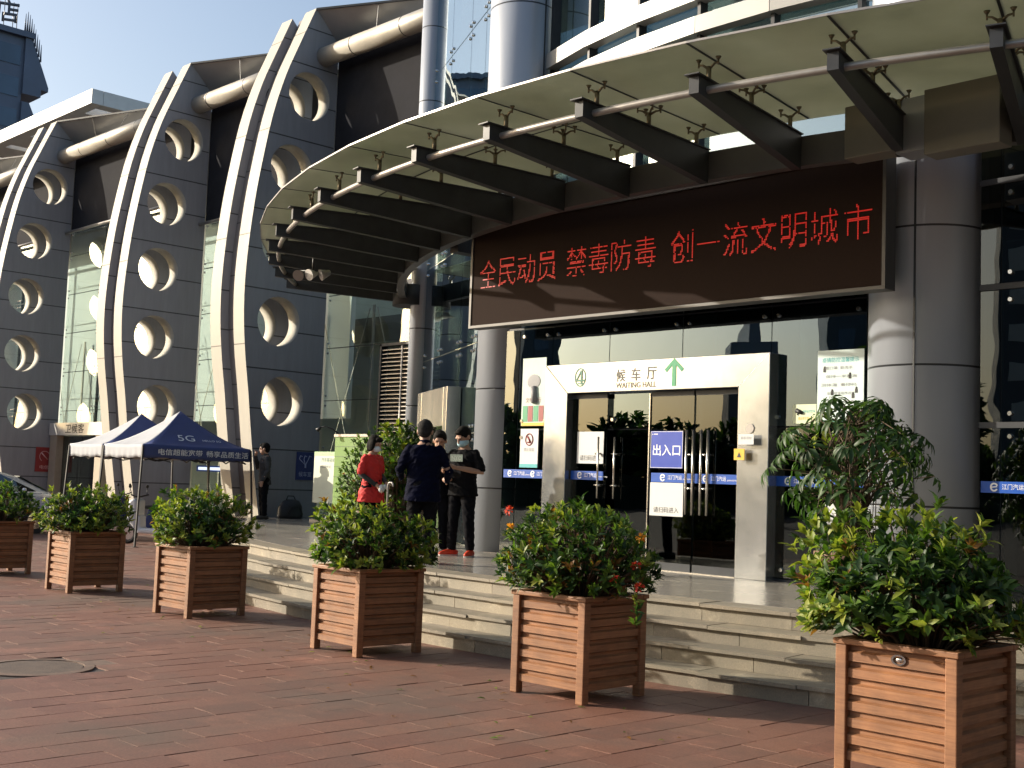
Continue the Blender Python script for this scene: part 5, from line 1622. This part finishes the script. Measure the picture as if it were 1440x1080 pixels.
STAND = {'L': ((.10, -.01, .48), (.11, .02, .085), (.15, -1, 0)), 'R': ((-.10, -.01, .48), (-.11, .02, .085), (-.15, -1, 0))}
WIDE = {'L': ((.13, -.02, .48), (.155, .01, .085), (.25, -1, 0)), 'R': ((-.12, -.02, .48), (-.15, .01, .085), (-.35, -1, 0))}
HANG = {'L': ((.25, .02, 1.10), (.25, -.08, .86), (0, -.2, -1), (-1, 0, 0), .6), 'R': ((-.25, .02, 1.10), (-.25, -.08, .86), (0, -.2, -1), (1, 0, 0), .6)}

p = person('man in black T-shirt with pale blue mask and orange-red trainers, looking at a phone', -12.36, 11.08, .6, radians(14), 1.72, 'black', 'dark', 'shoe_red',
           {'L': ((.30, .0, 1.12), (.085, -.30, 1.17), (-.75, -.5, .2), (0, .3, 1), .9), 'R': ((-.29, -.02, 1.11), (-.10, -.31, 1.15), (.6, -.6, .2), (0, .3, 1), .9)}, WIDE, radians(28), radians(-12), mask=MASK, sleeve=.80, stout=1.18, belly=.02)
t = thing('mobile_phone', 'dark phone held in both hands by the man in black with the mask', 'phone', (p.location.x, p.location.y, p.location.z), radians(14))
c = MB(); c.v = []; c.box(-.04, .035, -.012, 0, -.075, .075); o = c.build('phone_body', M['black'], t, bevel=.004); o.location = (0, -.40, 1.21); o.rotation_euler = (radians(-50), 0, 0)
c = MB(); c.box(-.10, .10, -.003, 0, -.048, .048); o = c.build('chest_print', noisy('grey_green_print', (.16, .20, .17), .7, var=.4, scale=18), p); o.location = (0, -.172, 1.315); o.rotation_euler.x = radians(4)
o = letters('print_lettering', 'NYC', noisy('pale_print', (.30, .34, .30), .7), o, (0, -.004, 0), .15, .055)

p = person('woman in a bright red short-sleeved shirt with black bobbed hair and a mask', -15.05, 11.62, .6, radians(100), 1.64, 'red', 'dark', 'shoe',
           {'L': ((.23, .03, 1.11), (.10, -.22, .96), (-.5, -.6, -.3), (0, .5, 1), .8), 'R': ((-.25, .03, 1.10), (-.12, -.22, .92), (.3, -.6, -.5), (0, .5, 1), .8)}, STAND, radians(14), radians(6), bob=True, mask=MASKW, sleeve=.85, jacket_len=.66, under=CL['grey'], stout=1.08)
c = MB(); c.ball((-.08, -.27, .85), (.05, .05, .065), 12); c.ball((-.04, -.30, .88), (.035, .04, .04), 10); c.build('white_glove', M['paper'], p)

person('older man in a dark navy jacket seen from behind, with short greying hair', -11.45, 9.62, .6, radians(-128), 1.71, 'navy', 'dark', 'shoe',
       {'L': ((.29, .03, 1.12), (.27, -.18, 1.02), (-.3, -.8, .2), (-1, 0, 0), .7), 'R': ((-.30, .05, 1.11), (-.30, -.15, 1.0), (.3, -.8, .1), (1, 0, 0), .7)}, STAND, radians(12), radians(-10), hair=HAIRG, sleeve=1.95, jacket_len=.74, stout=1.22)

person('dark-haired person half hidden behind the man in navy, facing the photographer', -12.72, 10.95, .6, radians(52), 1.66, 'dark', 'dark', 'shoe',
       {'L': ((.26, -.02, 1.10), (.16, -.26, 1.05), (-.3, -.8, .1), (-1, 0, 0), .8), 'R': ((-.26, -.02, 1.10), (-.16, -.26, 1.05), (.3, -.8, .1), (1, 0, 0), .8)}, STAND, radians(18), radians(-8), sleeve=1.9, jacket_len=.80)

person('man in a charcoal jacket by the nearest fin, one hand raised to his face', -23.55, 15.15, .6, radians(-20), 1.68, 'grey', 'dark', 'shoe',
       {'L': ((.25, .02, 1.10), (.25, -.10, .87), (0, -.2, -1), (-1, 0, 0), .6), 'R': ((-.25, -.10, 1.14), (-.13, -.20, 1.42), (.4, .1, .9), (0, 1, 0), .9)}, STAND, radians(8), radians(-25), sleeve=1.95, jacket_len=.78)
